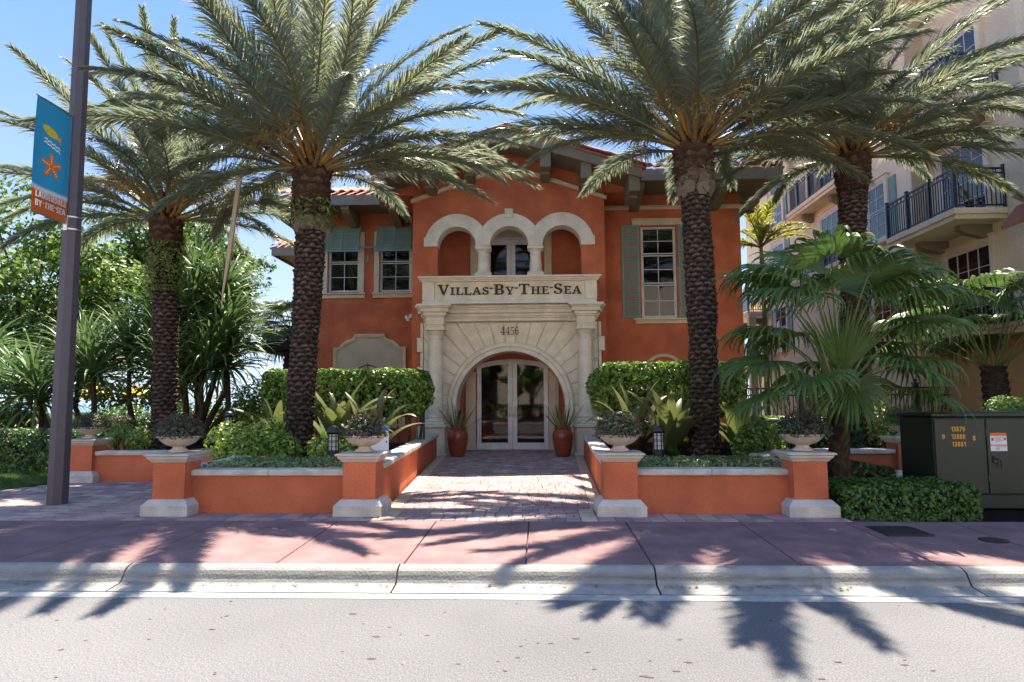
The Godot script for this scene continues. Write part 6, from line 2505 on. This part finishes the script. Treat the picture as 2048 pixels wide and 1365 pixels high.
	hedge("dark_shrubbery", "low dark shrubs between the fan palm and the cabinet", "shrub", V(4.4, 0.16, -11.8), V(5.15, 0.62, -10.2), 4200, 0.07, deep, -1)
	hedge("street_hedge", "dark green hedge at the far left beyond the lawn", "hedge", V(-15.0, 0.15, -15.2), V(-9.15, 1.06, -13.9), 22000, 0.08, [Color(0.04, 0.08, 0.02), Color(0.055, 0.11, 0.025), Color(0.075, 0.13, 0.03)], -1, "", 0.3, 0.07)
	bush("leafy_shrub", "sun-flecked leafy shrub behind the screw pine trunks", "shrub", [[V(-7.4, 1.5, -18.5), V(0.9, 0.9, 0.6)], [V(-8.5, 1.3, -19.0), V(0.9, 0.8, 0.6)], [V(-6.6, 1.2, -17.8), V(0.7, 0.7, 0.5)]], 6000, 0.11, lime, 0.3)
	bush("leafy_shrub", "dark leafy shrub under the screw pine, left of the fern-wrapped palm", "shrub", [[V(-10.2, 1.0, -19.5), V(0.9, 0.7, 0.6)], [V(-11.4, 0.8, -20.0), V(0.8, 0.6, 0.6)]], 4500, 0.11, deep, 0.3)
	bush("leafy_shrub", "low leafy shrub hiding the beach below the yellow parasols", "shrub", [[V(-14.0, 0.75, -21.5), V(0.9, 0.75, 0.6)], [V(-12.9, 0.85, -21.0), V(0.9, 0.75, 0.6)], [V(-15.2, 0.6, -21.8), V(0.7, 0.5, 0.6)]], 6500, 0.11, [Color(0.07, 0.13, 0.03), Color(0.10, 0.17, 0.035), Color(0.05, 0.09, 0.025)], 0.2)
	bush("leafy_shrub", "bright shrub between the two far left urns", "shrub", [[V(-8.55, 1.0, -13.6), V(0.25, 0.3, 0.3)], [V(-8.0, 0.9, -13.4), V(0.25, 0.25, 0.25)]], 900, 0.075, lime, 0.55)
	bush("clipped_ball", "round clipped green ball beyond the cabinet, the right one", "shrub", [[V(8.35, 1.35, -12.6), V(0.42, 0.32, 0.42)]], 2600, 0.055, [Color(0.08, 0.15, 0.03), Color(0.11, 0.19, 0.04)], 0.3)
	# lawn at the far left
	var lawn := MB.new()
	lawn.span(-20, -8.75, 0.1, 0.195, -13.8, -10.75)
	struct("lawn", lawn, surf(mat(0.06, 0.11, 0.025, 0.95, 0.2), T.speck, 1.2, T.blotch, 0.4))
	var buf := PackedFloat32Array()
	for i in 15000:
		var x := R(-14.5, -8.8)
		var z := R(-13.8, -10.8)
		var a := R(0, TAU)
		var up := V(R(-0.5, 0.5), 1, R(-0.5, 0.5)).normalized()
		var sd := up.cross(V(cos(a), 0, sin(a))).normalized()
		var h := R(0.03, 0.07)
		put(buf, Basis(sd * 0.022, up * h, sd.cross(up) * 0.02), V(x, 0.19, z), Color(0.07, 0.14, 0.025) * R(0.7, 1.4))
	tag(copies("grass", long_leaf_mesh, M.leaf, self, buf), "short green lawn grass at far left", "grass", "", "stuff")
	# tufts on the dune
	buf = PackedFloat32Array()
	for i in 9000:
		var z := R(-80, -47.5)
		var x := R(-62, -14) * (-z / 60.0)
		var up := V(R(-0.4, 0.4), 1, R(-0.4, 0.4)).normalized()
		var sd := up.cross(V(0, 0, 1)).normalized()
		put(buf, Basis(sd * 0.5, up * R(0.25, 0.7), sd.cross(up) * 0.3), V(x, 0.1, z), Color(0.20, 0.21, 0.07) * R(0.7, 1.3))
	tag(copies("dune_grass", leaf_mesh, M.leaf, self, buf), "pale green dune grass along the beach", "grass", "", "stuff")
	# small dark stains and tar spots on the road
	var stain := MB.new()
	rng.seed = 66
	for i in 110:
		var c := V(R(-5.5, 5.5), 0.003, R(-5.6, -3.2))
		var r0 := R(0.004, 0.013)
		var n0 := 7
		stain.col = Color(0.10, 0.095, 0.09) * R(0.9, 1.6)
		for k in n0:
			var a0 := TAU * k / n0
			var a1 := TAU * (k + 1) / n0
			stain.tri(c, c + V(cos(a0) * r0 * (1.8 + sin(k * 2.0 + i)), 0, -sin(a0) * r0), c + V(cos(a1) * r0 * (1.8 + sin((k + 1) % n0 * 2.0 + i)), 0, -sin(a1) * r0))
	tag(part("road_stain", stain, M.joint, self), "small dark tar spots scattered on the road", "stain", "", "stuff")
	# fallen bits in the gutter and on the paving
	buf = PackedFloat32Array()
	rng.seed = 61
	for i in 260:
		var x := R(-7, 7)
		var z := -6.04 + absf(rng.randfn()) * 0.03
		if i > 150:
			z = R(-8.2, -4.3)
		var y := 0.026 if z > -6.06 else 0.16
		if z > -5.86:
			y = 0.006
		elif z < -6.2:
			y = 0.156 + (-6.25 - z) * 0.026
		elif z < -6.05:
			continue
		leaf_at(buf, V(x, y + 0.004, z), V(R(-0.2, 0.2), 1, R(-0.2, 0.2)).normalized(), R(0.012, 0.05) * (1.0 if i < 150 else 0.55), [Color(0.12, 0.08, 0.04), Color(0.20, 0.13, 0.05), Color(0.06, 0.05, 0.035)][i % 3])
	tag(copies("leaf_litter", leaf_mesh, M.leaf, self, buf), "scraps of fallen leaf along the gutter", "litter", "", "stuff")


# ---- broad-leaved trees

func tree(called: String, label: String, at: Vector3, lean: Array, clumps: int, centre: Vector3, radii: Vector3, leaves: int, size: float, tones: Array, sd: int, trunk_r := 0.22, group := "") -> void:
	rng.seed = sd
	var t := thing(called, label, "tree", at, 0.0, group)
	var buf := PackedFloat32Array()
	var fork := V(lean[0], lean[1], lean[2])
	var b := MB.new()
	b.tube(PackedVector3Array([V(0, -0.1, 0), fork * 0.4 + V(R(-0.1, 0.1), 0, 0), fork * 0.75 + V(R(-0.15, 0.15), 0, 0), fork]), PackedFloat32Array([trunk_r, trunk_r * 0.8, trunk_r * 0.7, trunk_r * 0.6]), 10)
	part("trunk", b, M.wood, t)
	for i in clumps:
		var d := Vector3(rng.randfn(), rng.randfn(), rng.randfn()).normalized() * pow(R(0.1, 1.0), 0.45)
		var c := centre + d * radii
		if i % 2 == 0:
			b = MB.new()
			var mid := fork.lerp(c, 0.5) + V(R(-0.4, 0.4), R(-0.2, 0.5), R(-0.3, 0.3))
			b.tube(PackedVector3Array([fork * R(0.6, 1.0), mid, c]), PackedFloat32Array([trunk_r * 0.4, trunk_r * 0.25, 0.02]), 6)
			part("limb", b, M.wood, t)
		var rr := V(R(0.6, 1.15), R(0.4, 0.75), R(0.6, 1.1)) * radii.length() * 0.20
		for k in leaves / clumps:
			var e := Vector3(rng.randfn(), rng.randfn(), rng.randfn())
			e = e.normalized() * pow(rng.randf(), 0.45)
			var n := (e + Vector3(R(-0.8, 0.8), R(0.0, 1.2), R(-0.8, 0.8))).normalized()
			leaf_at(buf, c + e * rr, n, size * R(0.7, 1.3), tones[rng.randi() % tones.size()])
	copies("crown", leaf_mesh, M.tree_leaf, t, buf)


func make_trees() -> void:
	var tones := [Color(0.07, 0.13, 0.025), Color(0.11, 0.18, 0.03), Color(0.055, 0.10, 0.022), Color(0.17, 0.23, 0.04)]
	tree("sea_grape_tree", "broad leafy tree at the far left, its bent trunk leaning outward", V(-17.0, 0.2, -23.5), [-1.2, 2.3, 0.3], 64, V(-1.2, 5.0, 0), V(4.4, 4.4, 2.2), 19000, 0.22, tones, 21)
	tree("sea_grape_tree", "leafy green tree between the lamp post and the fern-wrapped palm", V(-14.6, 0.2, -26.5), [0.5, 2.5, 0], 64, V(-0.9, 5.2, 0), V(3.7, 4.4, 2.0), 19000, 0.22, tones, 22)
	tree("sea_grape_tree", "smaller tree whose sparse crown ends against the open sky", V(-14.6, 0.2, -28.5), [0.2, 2.5, 0], 26, V(0.4, 6.3, 0), V(2.2, 3.0, 1.5), 7000, 0.20, tones, 23, 0.15)
	# what stands across the road shows only in the door glass
	hedge("roadside_hedge", "hedge across the road, seen only as a reflection in the door glass", "hedge", V(-14, 0.1, 10.6), V(14, 1.4, 11.5), 9000, 0.22, [Color(0.06, 0.11, 0.03), Color(0.08, 0.14, 0.03)], -1)
	for i in 3:
		tree("roadside_tree", ["tree across the road reflected in the left door", "tree across the road reflected between the doors", "tree across the road reflected in the right door"][i], V(-4.0 + i * 3.2, 0.1, 10.4), [0.2, 1.9, 0], 16, V(0, 3.9, 0), V(1.7, 1.9, 1.3), 9000, 0.26, tones, 30 + i, 0.2, "trees across the road")


func _ready() -> void:
	# camera
	var cam := Camera3D.new()
	cam.name = "camera"
	cam.position = V(0, 1.6, 0)
	cam.rotation_order = EULER_ORDER_YXZ
	cam.rotation = V(deg_to_rad(5.1), deg_to_rad(2.3), deg_to_rad(-0.3))
	cam.fov = 53.13
	cam.near = 0.05
	cam.far = 12000
	add_child(cam)
	cam.current = true
	# sky, exposure
	var env := Environment.new()
	env.background_mode = Environment.BG_SKY
	var sky := Sky.new()
	var sm := ProceduralSkyMaterial.new()
	sm.sky_top_color = Color(0.044, 0.109, 0.253).linear_to_srgb()
	sm.sky_horizon_color = Color(0.236, 0.282, 0.333).linear_to_srgb()
	sm.sky_curve = 0.2
	sm.ground_bottom_color = Color(0.2, 0.2, 0.2)
	sm.ground_horizon_color = Color(0.236, 0.282, 0.333).linear_to_srgb()
	sm.sun_angle_max = 40.0
	sm.sun_curve = 0.12
	sky.sky_material = sm
	env.sky = sky
	env.background_energy_multiplier = 1.0
	env.tonemap_mode = Environment.TONE_MAPPER_LINEAR
	env.tonemap_exposure = 4.5
	env.ambient_light_source = Environment.AMBIENT_SOURCE_SKY
	env.sdfgi_enabled = true
	env.ssao_enabled = true
	env.ssil_enabled = true
	var we := WorldEnvironment.new()
	we.name = "environment"
	we.environment = env
	add_child(we)
	# sun: high behind the villa, a little to the right
	var sun := DirectionalLight3D.new()
	sun.name = "sun"
	sun.light_color = Color(1.0, 0.955, 0.88)
	sun.light_energy = 1.25
	sun.light_angular_distance = 0.5
	sun.shadow_enabled = true
	sun.look_at_from_position(Vector3.ZERO, V(-0.078, -1.0, 0.515), Vector3.UP)
	add_child(sun)

	rng.seed = 4
	serif.font_names = PackedStringArray(["Droid Serif"])
	sans.font_names = PackedStringArray(["Droid Sans"])
	serif_bold.font_names = PackedStringArray(["Droid Serif"])
	serif_bold.font_weight = 700
	sans.font_weight = 700
	make_materials()
	make_leaf_meshes()
	make_ground()
	make_villa()
	make_apartments()
	make_planters()
	make_lamp_post()
	make_cabinet()
	make_bollards()
	make_date_palms()
	make_fan_palms()
	make_screw_pines()
	make_small_plants()
	make_trees()
	make_beach()
